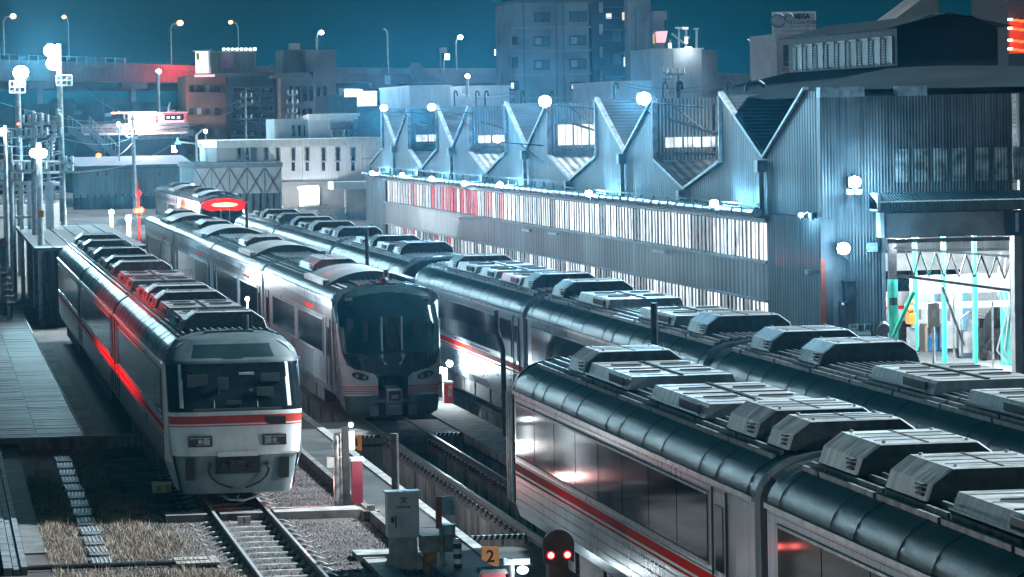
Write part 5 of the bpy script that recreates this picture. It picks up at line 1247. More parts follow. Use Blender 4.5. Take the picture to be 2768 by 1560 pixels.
for (a_, c_) in (((1708, 70), (1708, 122)), ((1698, 70), (1725, 70)), ((1726, 68), (1726, 122)), ((1752, 73), (1752, 120)), ((1690, 84), (1720, 108)), ((1720, 108), (1735, 92)), ((1686, 100), (1686, 122)), ((1745, 73), (1757, 73))): b.tube(P(*a_), P(*c_), .12, 5)
part('mast', b, GALV, o); b = MB(); bbox(b, 1718, 68, 1732, 74, 401.5, .4); bbox(b, 1723, 92, 1731, 110, 401.5, .4); bbox(b, 1682, 108, 1690, 122, 401.5, .4); part('lit_box', b, glow('warm_box', (1., .7, .6), .6), o)
# low pale building in front of the box building
for lab, (x0, y0, x1, y1), Y in (('low pale building under the two large floodlights', (1537, 206, 1640, 330), 330), ('low pale annex between the far road and the shed peaks', (1162, 218, 1283, 330), 300), ('pale stepped roof building beside the bent white lamp post', (1030, 217, 1135, 320), 300)):
    o = thing('warehouse', lab, 'building'); b = MB(); bbox(b, x0, y0, x1, y1, Y, 20, True); part('wall', b, PALE, o); b = MB(); bbox(b, x0 - 2, y0 - 2, x1 + 2, y0 + 1.5, Y - .2, 20.4); part('roof_edge', b, WHITE, o)
# brown and grey block with billboards
o = thing('office_building', 'brown tiled block with balconies below the billboard frame', 'building'); b = MB(); bbox(b, 468, 190, 573, 460, 400, 14, True); part('wall', b, BRN, o)
b = MB(); bbox(b, 568, 196, 582, 460, 399.5, 12, True); part('pilaster', b, mat('brown_dark', (.045, .035, .035), .8), o)
for r_, y in enumerate((215, 272, 325, 372)):
    for c_, x in enumerate((476, 496, 517, 540)):
        w_ = win(o, x, y, x + 11, y + 16, 400, LITW if (r_, c_) in ((0, 2), (1, 2), (1, 3)) and False else (mat('curtain', (.30, .36, .42), .6) if (r_ + c_) % 3 == 2 else DGL), fr=None)
    b = MB(); bbox(b, 470, y + 18, 562, y + 19.5, 400, .8, y_off=-.8); part('balcony', b, BRN, o)
o = thing('office_building', 'dark grey windowed block right of the brown tiled block', 'building'); b = MB(); bbox(b, 573, 190, 705, 460, 404, 14, True); part('wall', b, GRY, o)
for r_, y in enumerate((222, 244, 267, 287, 300, 330, 360)):
    for c_, x in enumerate((586, 621, 656)): win(o, x, y, x + 30, y + 10, 404, DGL, fr=None if r_ % 2 else FLASH)
for y in (223, 275, 331): win(o, 692, y, 702, y + 22, 404, mat('tan_panel', (.40, .33, .27), .6), nm='panel', fr=None)
o = thing('office_building', 'tan building with tall dark windows and a water tank on its roof', 'building'); b = MB(); bbox(b, 705, 190, 790, 460, 398, 12, True); bbox(b, 769, 126, 850, 460, 402, 12, True); bbox(b, 712, 126, 775, 200, 406, 8); part('wall', b, TAN, o)
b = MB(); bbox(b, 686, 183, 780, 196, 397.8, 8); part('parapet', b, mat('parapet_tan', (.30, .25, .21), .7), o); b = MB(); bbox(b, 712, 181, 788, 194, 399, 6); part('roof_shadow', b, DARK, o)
for k in range(6): win(o, 727 + k * 17, 217, 737 + k * 17, 254, 398 if k < 4 else 398, DGL, fr=None); 
for k in range(5): win(o, 743 + k * 16, 273, 754 + k * 16, 288, 398, DGL, fr=None)
b = MB(); bbox(b, 790, 205, 812, 300, 399, .5); part('pier', b, TAN, o)
o = thing('water_tank', 'small grey water tank on the tan building roof', 'water tank'); b = MB(); bbox(b, 731, 109, 755, 124, 408, 3); bbox(b, 729, 124, 757, 127, 408, 3.2); p = at(742, 126, 408); part('tank', b, mat('tank_grey', (.36, .37, .42), .6), o); b = MB(); b.tube(at(742, 109, 409), at(742, 100, 409), .1, 6); part('vent', b, DARK, o)
# billboards
o = thing('billboard', 'bright white billboard panel facing left on the rooftop frame', 'billboard'); b = MB(); bbox(b, 492, 128, 524, 184, 396, .6); part('panel', b, glow('board_white', (.85, .92, .88), .9), o); b = MB(); bbox(b, 525, 127, 530, 184, 395.8, .9); bbox(b, 487, 126, 531, 128.5, 395.6, 1.2); part('frame', b, WHITE, o); b = MB(); bbox(b, 490, 188, 540, 193, 395, .6); part('light_bar', b, glow('board_pink', (1., .6, .68), .9), o)
b = MB(); bbox(b, 494, 134, 501, 150, 396, .1, y_off=-.08); part('green_patch', b, mat('board_green', (.45, .6, .12), .5), o)
o = thing('billboard', 'long dark billboard with a row of small lamps along its top', 'billboard'); b = MB(); bbox(b, 532, 131, 645, 183, 398, .5); part('panel', b, mat('board_dark', (.10, .095, .085), .7, 0., .2, .5), o); b = MB(); bbox(b, 556, 134, 587, 172, 398, .1, y_off=-.1); part('purple_patch', b, mat('board_purple', (.22, .09, .16), .6), o)
b = MB()
for x in (532, 545, 560, 575, 590, 605, 620, 642): bbox(b, x, 130, x + 1.3, 188, 398, .2, y_off=-.3)
bbox(b, 530, 129, 646, 131, 398, .6, y_off=-.3); bbox(b, 530, 186, 690, 189.5, 398, 1, y_off=-.3); part('frame', b, FRAME, o)
for k in range(8): b = MB(); bbox(b, 560 + k * 11.2, 120 + (k < 7) * 1, 566.5 + k * 11.2, 126, 397, .5); part('lamp', b, glow('board_lamp', (.8, 1., .92), 4.), o)
# glaring white sign and the blue-grey block under it
o = thing('illuminated_sign', 'glaring white stepped rooftop sign left of the shed', 'sign'); b = MB(); bbox(b, 868, 226, 912, 243, 330, .6); bbox(b, 900, 230, 948, 266, 330, .6); part('panel', b, glow('sign_glare', (.9, .97, 1.), 2.4), o); b = MB(); bbox(b, 853, 222, 904, 228, 330.5, .6); bbox(b, 854, 228, 862, 240, 330, .4); part('frame', b, GALV, o)
o = thing('office_building', 'blue-grey flat building below the glaring white sign', 'building'); b = MB(); bbox(b, 826, 240, 900, 400, 340, 12, True); bbox(b, 900, 266, 968, 400, 342, 12, True); part('wall', b, mat('facade_blue', (.13, .18, .22), .8), o)
# white annex with tank
o = thing('warehouse', 'white low annex with a tilted canopy behind the horizontal tank', 'building'); b = MB(); bbox(b, 778, 292, 835, 345, 310, 8, True); bbox(b, 690, 300, 778, 348, 314, 8, True); part('wall', b, PALE, o); b = MB(); bbox(b, 777, 290, 900, 300, 309, 5); bbox(b, 786, 287, 905, 291, 309.5, 5); part('canopy', b, WHITE, o); b = MB()
for x in (735, 750, 765): bbox(b, x, 315, x + 6, 343, 313.8, .3)
part('window', b, DGL, o)
o = thing('storage_tank', 'dark horizontal storage tank on the low annex', 'tank'); a_ = at(830, 313, 306); c_ = at(886, 313, 306); b = MB(); b.tube(a_, c_, .50, 18); part('tank', b, mat('tank_dark', (.10, .12, .14), .5, .3), o)
for x in (836, 850, 864, 878): b = MB(); bbox(b, x, 325, x + 8, 345, 306, .5); part('leg', b, FRAME, o)
# white two-storey building
o = thing('warehouse', 'white two-storey building with slit windows left of the shed', 'building'); b = MB(); bbox(b, 546, 362, 1000, 462, 302, 20); part('wall', b, PALE, o); b = MB(); bbox(b, 544, 354, 1000, 364, 299.4, 21); part('cornice', b, WHITE, o)
b = MB(); bbox(b, 706, 458, 1000, 545, 301.5, 15, True); part('ground_floor', b, mat('ground_floor_grey', (.20, .215, .22), .8, 0., .2, .5), o)
for x in (597, 617, 665, 694, 733, 768, 809, 845, 883):
    win(o, x, 372, x + 9, 404, 300, DGL, fr=FLASH); win(o, x, 408, x + 9, 430, 300, DGL, fr=None)
for x in (760, 850, 911): b = MB(); bbox(b, x, 364, x + 2, 458, 299.8, .2); part('drainpipe', b, FRAME, o)
b = MB(); bbox(b, 838, 458, 990, 474, 297, 4); part('canopy', b, PALE, o)
b = MB(); bbox(b, 752, 466, 804, 520, 301.3, .3); part('lit_wall', b, mat('warm_wall', (.66, .62, .58), .7), o)
for i in range(3):
    for j in range(4): b = MB(); bbox(b, 772 + j * 9, 472 + i * 14, 777 + j * 9, 481 + i * 14, 301.2, .2, y_off=-.1); part('lit_window', b, glow('lit_white', (1, .97, .9), 1.6), o)
b = MB(); bbox(b, 750, 472, 776, 475, 299, .3); tube_ = part('tube_lamp', b, LAMPS, o); p = at(765, 480, 298.5); light('POINT', p, 300, (1, .95, .88), .3)
for x in (868, 950): b = MB(); bbox(b, x, 474, x + 5, 515, 298, .4, True); part('pillar', b, WHITE, o)
# warehouses behind the fence
o = thing('warehouse', 'long blue-grey corrugated warehouse behind the far fence', 'building'); b = MB(); bbox(b, 199, 424, 487, 520, 372, 18, True); part('wall', b, mat('warehouse_sheet', (.50, .56, .60), .6, .1, .15, .3, streak=.3), o); b = MB(); p = at(192, 424, 371); q1 = at(490, 420, 371); b.box(p.x, q1.x, 371, 391, p.z - .15, p.z + .25); b.mesh([(p.x, 371, p.z + .25), (q1.x, 371, p.z + .25), (q1.x, 391, p.z + 1.0), (p.x, 391, p.z + 1.0)], [(0, 1, 2, 3)]); part('roof', b, mat('roof_blue', (.16, .21, .25), .7), o)
b = MB()
for x in (286, 357, 437): bbox(b, x, 424, x + 2, 520, 371.8, .2)
part('pilaster', b, FRAME, o)
for x in (244, 267, 400): b = MB(); bbox(b, x, 432, x + 3, 442, 371.8, .2); part('vent', b, DARK, o)
for x in (224, 290, 358): b = MB(); bbox(b, x, 500, x + 12, 507, 371.8, .2); part('window', b, DGL, o)
o = thing('warehouse', 'pale warehouse with X-braced panels beside the long warehouse', 'building'); b = MB(); bbox(b, 489, 418, 710, 520, 298, 18, True); part('wall', b, PALE, o); b = MB(); bbox(b, 486, 412, 712, 420, 297.5, 19); part('cornice', b, mat('cornice_blue', (.28, .33, .36), .7), o)
b = MB()
for x in (532, 577, 621, 665, 707): bbox(b, x, 420, x + 1.5, 520, 297.8, .15)
for x in (490, 533, 578, 622, 666): b.tube(at(x, 424, 297.7), at(x + 40, 490, 297.7), .06, 4); b.tube(at(x + 40, 424, 297.7), at(x, 490, 297.7), .05, 4)
part('bracing', b, FRAME, o)
o = thing('gabled_hut', 'small gabled roof peeping over the long warehouse', 'building'); b = MB(); p = at(228, 424, 392); q1 = at(330, 424, 392); t = at(268, 404, 392); b.prism([(p.x, 0), (q1.x, 0), (q1.x, p.z), (t.x, t.z), (p.x, p.z)], 392, 402); part('wall', b, GRY, o); b = MB(); b.tube((p.x, 391.9, p.z), (t.x, 391.9, t.z), .12, 5); b.tube((t.x, 391.9, t.z), (q1.x, 391.9, q1.z), .12, 5); part('verge', b, FLASH, o)
# fences
o = thing('fence', 'dark corrugated fence in front of the far warehouses', 'fence'); b = MB(); p = at(186, 500, 358); q1 = at(520, 520, 352); b.mesh([(p.x, 358, -.2), (q1.x, 352, -.2), (q1.x, 352, at(520, 488, 352).z), (p.x, 358, at(190, 498, 358).z)], [(0, 1, 2, 3)]); part('fence_sheet', b, mat('fence_sheet', (.12, .155, .18), .7, .1, .25, .6, streak=.4), o)
for k in range(20):
    x = p.x + (q1.x - p.x) * k / 19; b = MB(); b.box(x - .06, x + .06, 357.6 - k * .31, 357.8 - k * .31, -.2, at(446, 492, 355).z + .25); part('post', b, DARK, o)
o = thing('fence', 'grey sheet fence in front of the X-braced warehouse', 'fence'); b = MB(); bbox(b, 480, 490, 706, 520, 290, .1, True); part('fence_sheet', b, mat('fence_sheet'), o)
for k in range(14): b = MB(); bbox(b, 482 + k * 17, 485, 484 + k * 17, 520, 289.8, .15, True); part('post', b, DARK, o)
o = thing('lattice_gate', 'white expanding lattice gate with a blank notice board', 'gate'); Y = 292.; b = MB()
for k in range(22):
    for (x0, x1) in ((760, 866),):
        xa = x0 + (x1 - x0) * k / 22; w_ = (x1 - x0) / 22; b.tube(at(xa, 552, Y), at(xa + w_ * 2, 514, Y), .035, 4); b.tube(at(xa + w_ * 2, 552, Y), at(xa, 514, Y), .035, 4)
part('lattice', b, GALV, o); b = MB(); bbox(b, 768, 529, 800, 565, Y - 1, .1); part('notice_board', b, WHITE, o)
b = MB(); bbox(b, 752, 515, 755, 562, Y, .2); part('gate_post', b, WHITE, o)
for lab, x in (('black and white striped pole left of the lattice gate', 709), ('striped pole beside the grey hut panel', 935)):
    b = MB()
    for k in range(8): b.m(k % 2); b.tube(at(x, 562 - k * 5.5, Y - 2), at(x, 556.5 - k * 5.5, Y - 2), .10, 8)
    tag(b.build('striped_pole', [BLACK, WHITE]), label=lab, cat='pole')
o = thing('panel_hut', 'small grey panel hut by the lattice gate', 'hut'); b = MB(); bbox(b, 938, 516, 966, 556, Y - 2, 2, True); part('wall', b, mat('hut_grey', (.33, .36, .38), .6), o); b = MB(); bbox(b, 942, 519, 950, 530, Y - 2.1, .1); bbox(b, 953, 540, 962, 552, Y - 2.1, .1); part('panel', b, FLASH, o)
o = thing('parked_bicycles', 'blue and silver heap of parked bicycles under the canopy', 'bicycles'); b = MB()
random.seed(5)
for k in range(9):
    p = at(850 + k * 9, 543 - (k % 3) * 2, 288)
    for dxx in (-.3, .3): b.path([(p.x + dxx + .28 * math.cos(t), 288 + k * .1, .28 + .28 * math.sin(t)) for t in [i * math.pi / 5 for i in range(11)]], .03, 4)
    b.path([(p.x - .3, 288 + k * .1, .3), (p.x - .1, 288 + k * .1, .75), (p.x + .3, 288 + k * .1, .3), (p.x + .25, 288 + k * .1, .95)], .035, 4)
part('bicycle_frames', b, mat('bike_blue', (.15, .35, .5), .3, .5), o)
tag(o, kind='stuff')
b = MB(); p = atz(842, 593, 0); b.tube((p.x, 230, 0), (p.x, 230, 0), .1)
p = at(925, 590, 185); o = thing('yard_lamp', 'unlit drum floodlight on a short stand by the shed corner', 'lamp', (p.x, 185, 0)); zt = at(928, 585, 185).z; b = MB(); b.tube((0, 0, 0), (0, 0, zt), .09, 8); b.path([(0, 0, zt), (-.15, 0, zt + .35)], .05, 6); part('stand', b, FLASH, o); b = MB(); b.tube((.15, 0, zt + .35), (.5, -.2, zt + .15), .16, 12); part('drum', b, FLASH, o)

b = MB(); 
# ---------------------------------------------------------------- elevated road
o = thing('elevated_road', 'elevated concrete expressway crossing the whole background', 'bridge')
Y = 520.; pts = [(-80, 141 + 8, 200), (0, 150, 203), (240, 156, 206), (490, 165, 208), (860, 170, 208), (1283, 172, 208), (1283, 173, 208), (1700, 182, 214), (1960, 186, 218)]
b = MB(); g2 = MB(); so = MB()
for (xa, ya, la), (xb, yb, lb) in zip(pts, pts[1:]):
    if xb == xa: continue
    h1 = 14; A, B_ = at(xa, ya, Y), at(xb, yb, Y); A2, B2 = at(xa, ya + 14, Y), at(xb, yb + 14, Y); A3, B3 = at(xa, la, Y), at(xb, lb, Y)
    b.mesh([(A.x, Y, A.z), (B_.x, Y, B_.z), (B2.x, Y, B2.z), (A2.x, Y, A2.z), (A.x, Y + .4, A.z), (B_.x, Y + .4, B_.z)], [(3, 2, 1, 0), (0, 1, 5, 4)])
    g2.mesh([(A2.x, Y + .3, A2.z), (B2.x, Y + .3, B2.z), (B3.x, Y + .3, B3.z), (A3.x, Y + .3, A3.z), (A3.x, Y + 12, A3.z), (B3.x, Y + 12, B3.z)], [(3, 2, 1, 0), (3, 4, 5, 2)])
    so.mesh([(A.x, Y + 11, A2.z), (B_.x, Y + 11, B2.z), (B_.x, Y + 11, B3.z - 1.2), (A.x, Y + 11, A3.z - 1.2)], [(3, 2, 1, 0)])
part('parapet', b, mat('parapet_concrete', (.36, .35, .36), .8, 0., .15, .3), o); part('girder', g2, WCONC, o); part('far_girder', so, GRY, o)
b = MB()
for k in range(84): x = -40 + k * 23.3; t = 150 + (x / 1950) * 36; bbox(b, x, t - 1, x + 1.2, t + 14, Y, .1, y_off=-.12)
part('parapet_joint', b, GRY, o)
for x in (95, 330, 560, 960, 1330, 1560, 1900): b = MB(); bbox(b, x, 208, x + 16, 420, Y + 2, 3, True); bbox(b, x - 25, 206, x + 41, 222, Y + 1, 6); part('pier', b, WCONC, o)
for k in range(14):
    x = -2 + k * 24.2; b = MB(); bbox(b, x, 134 + k * .9, x + (3 if k < 13 else 5), 152 + k * .9 + 6, Y - .5, .3); part('barrier_post', b, mat('post_pale', (.5, .5, .52), .6), o)
b = MB(); A, B_ = at(-10, 135, Y), at(313, 147, Y); b.mesh([(A.x, Y - .4, A.z), (B_.x, Y - .4, B_.z), (B_.x, Y - .4, B_.z - .12), (A.x, Y - .4, A.z - .12)], [(3, 2, 1, 0)]); part('top_rail', b, GALV, o)
b = MB(); b.prism([(at(1028, 175, 519).x, at(1028, 175, 519).z), (at(1038, 158, 519).x, at(1038, 158, 519).z), (at(1056, 158, 519).x, at(1056, 158, 519).z), (at(1070, 178, 519).x, at(1070, 178, 519).z), (at(1110, 205, 519).x, at(1110, 205, 519).z), (at(1040, 200, 519).x, at(1040, 200, 519).z)], 518.6, 519.6); part('stair_hood', b, WCONC, o)
b = MB(); bbox(b, 968, 190, 982, 212, 519.2, .1); part('notice', b, WHITE, o)
# street lamps
def lamp_post(lab, px, pb, hx, hy, Y, m, r, pole=True, sq=False, thick=.12, lp=0, lc=(1, 1, 1)):
    p = at(px, pb, Y); t = at(hx, hy, Y); o = thing('street_lamp', lab, 'street lamp', (p.x, Y, 0), 'street lamps along the elevated road')
    if pole:
        b = MB(); X = p.x; pts = [(0, 0, p.z), (0, 0, t.z - .8), ((t.x - X) * .25, 0, t.z - .15), (t.x - X, 0, t.z + .05)]
        if px == hx: pts = [(0, 0, p.z), (0, 0, t.z)]
        b.path(pts, thick, 6); part('pole', b, GALV, o)
    b = MB()
    if sq: b.box(t.x - p.x - r, t.x - p.x + r, -.1, .2, t.z - r * 1.3, t.z + r * 1.3)
    else: b.ball((t.x - p.x, 0, t.z), r, 10, .85)
    if m: part('lamp_head', b, m, o)
    if lp: light('POINT', (t.x - p.x, -2.5, t.z - r), lp, lc, .3, o)
lamp_post('reddish street lamp at the far left', 10, 140, 33, 41, 516, LAMPO, .42)
lamp_post('small orange lamp above the left light tower', 174, 150, 161, 43, 520, LAMPO, .30, thick=.05)
lamp_post('tall reddish street lamp over the red-lit parapet', 431, 168, 453, 58, 516, LAMPO, .45)
light('POINT', at(440, 158, 517), 500, (1, .04, .03), .3)
lamp_post('small orange lamp above the billboard', 601, 165, 580, 56, 520, LAMPO, .30, thick=.05)
lamp_post('white street lamp above the tan building', 797, 160, 808, 82, 516, LAMPW, .34)
lamp_post('unlit pole with a faint arm on the far road', 976, 185, 965, 74, 514, None, .1)
lamp_post('white street lamp over the road left of the apartment block', 1148, 178, 1158, 94, 516, LAMPW, .36)
lamp_post('left square white lamp head beside a twin pole', 1117, 180, 1125, 143, 520, glow('lamp_square', (.85, 1, .98), 5.), .32, sq=True, thick=.1)
lamp_post('right square white lamp head near the apartment block', 1262, 200, 1250, 132, 520, glow('lamp_square', (.85, 1, .98), 5.), .32, sq=True, thick=.04)
lamp_post('thick white lamp pole over the red and white building', 399, 300, 399, 180, 420, LAMPW, .30, thick=.22)
lamp_post('short thick lamp pole in front of the pale annex', 1176, 245, 1176, 192, 298, LAMPW, .20, thick=.14)
lamp_post('white street lamp left of the store sign tower', 1901, 190, 1911, 120, 500, LAMPW, .26)
lamp_post('unlit twin pole left of the store sign tower', 1889, 190, 1880, 100, 505, None, .1, thick=.09)
b = MB(); X1, X2 = at(1108, 120, 520), at(1122, 120, 520); b.tube(at(1108, 185, 519), at(1108, 120, 519), .08, 5); b.box(X1.x - .3, X2.x, 519, 519.3, X1.z - .8, X1.z); tag(b.build('road_sign_post', GRY), 'small road sign frame beside the left square lamp', 'sign')
# ---------------------------------------------------------------- store sign tower
o = thing('office_building', 'grey tower carrying billboards behind the shed roof', 'building'); b = MB(); bbox(b, 1953, 85, 2080, 300, 300, 10, True); part('wall', b, mat('tower_grey', (.42, .39, .41), .8, 0., .12, .5), o)
SG = mat('sign_grey', (.68, .66, .68), .7, 0., .1, 1.); LET = mat('sign_letter', (.07, .075, .09), .7)
o = thing('billboard', 'ribbed rooftop billboard reading MEGA above a katakana line and 1220', 'billboard'); b = MB(); bbox(b, 1945, 30, 2053, 84, 297, .5); part('panel', b, SG, o)
b = MB()
for k in range(26): bbox(b, 1950 + k * 4, 30, 1951 + k * 4, 50, 297, .06, y_off=-.05)
bbox(b, 1945, 71, 2053, 72, 297, .06, y_off=-.05); part('rib', b, mat('sign_rib', (.8, .78, .8), .7), o)
def bt(txt, dx, dy, hpx, Y, m, par, sx=1., bold=.0, align='CENTER'):
    p = at(dx, dy, Y); s = hpx * K / F * Y * 1.35; return text(txt, s, m, 'lettering', par, facing_cam(p.x, Y - .08, p.z), align, .01, sx, bold)
bt('MEGA', 2016, 42, 12.5, 297, LET, o, .95, .03); bt('コンコルド1220', 2020, 57, 8.5, 297, LET, o, 1.0, .01); bt('スロット・パチンコ', 2018, 67.5, 5, 297, LET, o, 1.15); bt('コンコルドSLOT館', 2000, 78, 5.5, 297, LET, o, 1.2)
b = MB(); a_ = at(1958, 52, 296.9); b.path([(a_.x + .6 * math.cos(t), 296.9, a_.z + .55 * math.sin(t)) for t in [i * .6 for i in range(11)]], .08, 5); a_ = at(1985, 45, 296.9); b.path([(a_.x + .35 * math.cos(t), 296.9, a_.z + .35 * math.sin(t)) for t in [i * .6 for i in range(9)]], .08, 5); part('emblem', b, mat('emblem_blue', (.22, .27, .33), .7), o)
o = thing('billboard', 'white billboard with a bent arrow and characters telling to turn right', 'billboard'); b = MB(); bbox(b, 2011, 113, 2076, 165, 295, .4); part('panel', b, mat('board_white2', (.85, .85, .87), .7), o)
b = MB(); P = lambda x, y: at(x, y, 294.85)
b.tube(P(2028, 164), P(2028, 142), .20, 4); b.tube(P(2022, 141), P(2062, 124), .20, 4); b.tube(P(2054, 117), P(2070, 122), .20, 4); b.tube(P(2064, 133), P(2070, 122), .20, 4); b.tube(P(2016, 128), P(2026, 140), .06, 4); b.ball(P(2024, 142), .30, 8); part('arrow', b, LET, o)
bt('この信号', 2055, 142, 7, 295, LET, o, .95, .008); bt('右折', 2056, 155.5, 13.5, 295, LET, o, 1.1, .03)
o = thing('billboard', 'small dark billboard with orange lettering left of the arrow billboard', 'billboard'); b = MB(); bbox(b, 1972, 113, 2010, 166, 296, .3); part('panel', b, mat('board_black', (.045, .035, .035), .7), o); bt('Kohna', 1991, 145, 6, 296, mat('letter_tan', (.5, .35, .22), .6), o); bt('セカンドハンド', 1991, 156, 4, 296, mat('letter_tan', (.5, .35, .22)), o, .9); bt('KOHNA', 1994, 162, 3.5, 296, mat('letter_tan', (.5, .35, .22)), o)
o = thing('billboard', 'brown billboard with faint writing just above the shed roof', 'billboard'); b = MB(); bbox(b, 1990, 170, 2058, 210, 294, .3); bbox(b, 1968, 171, 1990, 212, 294.2, .3); part('panel', b, mat('board_brown', (.22, .13, .08), .7, 0., .3, 2.), o); bt('カラオケ', 2020, 185, 9, 294, mat('letter_tan2', (.38, .26, .16), .6), o); bt('24時間', 2020, 197, 8, 294, mat('letter_tan2', (.38, .26, .16)), o)
b = MB(); bbox(b, 1994, 200, 2002, 204, 293, .3); tag(b.build('sign_lamp', LAMPS), 'small white lamp below the brown billboard', 'lamp')
# slanted building and the red-lit one
o = thing('office_building', 'building with a long slanted edge above the roof lantern', 'building'); b = MB(); p = [at(2245, 52, 480), at(2300, 12, 480), at(2335, -15, 480), at(2361, -15, 480), at(2361, 52, 480)]; b.prism([(v.x, v.z) for v in p] + [(p[-1].x, 0), (p[0].x, 0)], 480, 490); part('wall', b, TAN, o)
b = MB(); b.tube(at(2289, 25, 479), at(2289, 48, 479), .08, 4); b.tube(at(2281, 40, 479), at(2297, 38, 479), .08, 4); part('antenna', b, GALV, o)
o = thing('apartment_block', 'red-lit apartment block at the upper right corner', 'building'); b = MB(); bbox(b, 2534, -30, 2700, 145, 330, 12, True); part('wall', b, mat('wall_mauve', (.16, .14, .16), .8), o)
b = MB(); bbox(b, 2540, 50, 2700, 138, 329.5, .4); part('lit_stair_wall', b, glow('stair_red', (.5, .05, .02), .45), o)  # red light falling on this wall is put in as its own glow
for j, y in enumerate((46, 68, 98, 120)):
    for i, x in enumerate((2537, 2552, 2566)): b = MB(); bbox(b, x, y + i * 2, x + 11, y + 6 + i * 2, 329, .3); part('corridor_lamp', b, glow('stair_lamp', (1, .85, .6), 2.5) if i == 0 else glow('stair_orange', (1, .12, .03), 2.), o)
b = MB(); bbox(b, 2536, 135, 2700, 170, 326, 3); part('low_roof', b, mat('roof_slate', (.12, .15, .19), .7), o)
# ---------------------------------------------------------------- red and white pavilion on its deck
o = thing('station_pavilion', 'red and white pavilion with lit windows on a white bridge deck', 'building')
b = MB(); bbox(b, 322, 287, 470, 313, 400.5, 6); part('wall', b, mat('pavilion_white', (.72, .66, .68), .5), o)
b = MB(); bbox(b, 280, 282, 395, 285, 400, 7); bbox(b, 395, 282.5, 472, 285.5, 399.8, 7); part('roof', b, WHITE, o); b = MB(); bbox(b, 345, 309, 381, 313.5, 400.2, .3); bbox(b, 391, 290, 397, 312, 400.2, .3); bbox(b, 410, 284, 472, 286.5, 399.6, .3); bbox(b, 464, 290, 468, 308, 400.2, .3); part('red_trim', b, glow('trim_red', (.8, .06, .10), .6), o)
b = MB(); bbox(b, 332, 290, 378, 306, 400.2, .2); part('lit_panel', b, glow('panel_pink', (.9, .62, .68), .55), o)
b = MB(); bbox(b, 414, 288, 462, 302, 400.1, .3); part('window', b, DGL, o)
for x in (420, 432, 446): b = MB(); bbox(b, x, 293, x + 7, 298, 399.9, .2); part('ceiling_lamp', b, glow('blue_lit', (.5, .8, 1), 1.5), o)
for (x, y) in ((286, 284.5), (299, 283), (400, 297), (394, 289)): b = MB(); b.ball(at(x, y, 399), .22, 8, .6); part('red_lamp', b, LAMPR, o)
b = MB(); b.path([at(424, 283, 400), at(424, 270, 400), at(428, 258, 400)], .1, 5); b.path([at(420, 282, 400), at(440, 278, 400)], .1, 5); part('antenna', b, GALV, o)
light('POINT', at(360, 300, 396), 1500, (1, .75, .8), .5)
o = thing('foot_bridge', 'white panelled bridge deck under the red and white pavilion', 'bridge'); b = MB(); bbox(b, 210, 314, 475, 336, 398, 5); part('deck', b, mat('deck_white', (.68, .68, .68), .6, 0., .12, 1., streak=.2), o); b = MB()
for y in (322, 329): bbox(b, 210, y, 475, y + 1, 397.9, .1)
bbox(b, 210, 312.5, 475, 314.5, 397.7, .4); part('groove', b, FRAME, o)
b = MB(); bbox(b, 345, 337, 475, 349, 399, 4); part('lower_beam', b, FLASH, o)
for x in (262, 345, 415, 462): b = MB(); bbox(b, x, 336, x + 8, 420, 400, 2, True); part('pier', b, FRAME, o)
for (xa, ya, xb, yb, lab) in ((225, 314, 300, 392, 'long dark flight of stairs descending under the bridge deck'), (172, 312, 258, 372, 'second dark stair flight left of the longer one')):
    o = thing('staircase', lab, 'staircase'); b = MB(); A, B_ = at(xa, ya, 392), at(xb, yb, 392); w_ = 1.6
    b.mesh([(A.x, 392, A.z), (B_.x, 392, B_.z), (B_.x, 392, B_.z - .9), (A.x, 392, A.z - .9), (A.x, 394, A.z), (B_.x, 394, B_.z), (B_.x, 394, B_.z - .9), (A.x, 394, A.z - .9)], [(0, 1, 2, 3), (7, 6, 5, 4), (0, 4, 5, 1), (3, 2, 6, 7)]); part('stringer', b, GRY, o)
    b = MB(); b.tube((A.x, 391.9, A.z + .9), (B_.x, 391.9, B_.z + .9), .06, 4)
    for k in range(9): t = k / 8; x = A.x + (B_.x - A.x) * t; z = A.z + (B_.z - A.z) * t; b.tube((x, 391.9, z), (x, 391.9, z + .9), .04, 4)
    part('handrail', b, GALV, o)
o = thing('footbridge_base', 'dim two-storey house with pale windows under the bridge deck', 'building'); b = MB(); bbox(b, 300, 352, 470, 420, 395, 6, True); part('wall', b, mat('dim_wall', (.07, .075, .08), .8), o)
for x in (372, 392, 408, 420, 434): b = MB(); bbox(b, x, 392, x + 12, 407, 394.8, .2); part('window', b, mat('blind_pale', (.5, .6, .62)), o)
o = thing('city_block', 'dim blue row of houses under the elevated road', 'building'); b = MB(); random.seed(3)
for (x0, y0, x1) in ((60, 262, 130), (130, 250, 190), (190, 262, 262), (262, 245, 330), (330, 256, 400), (400, 268, 470), (-40, 270, 60)): bbox(b, x0, y0, x1, 430, 450 + random.uniform(0, 10), 8, True)
part('wall', b, mat('dim_blue', (.07, .10, .13), .8, 0., .3, .4), o)
for k in range(26): x = random.uniform(60, 450); y = random.choice((285, 300, 318, 335, 280)); b = MB(); bbox(b, x, y, x + random.uniform(6, 20), y + 8, 449.5, .2); part('window', b, mat('dim_pane', (.13, .18, .22), .4) if k % 4 else mat('blind_pale', (.5, .6, .62)), o)
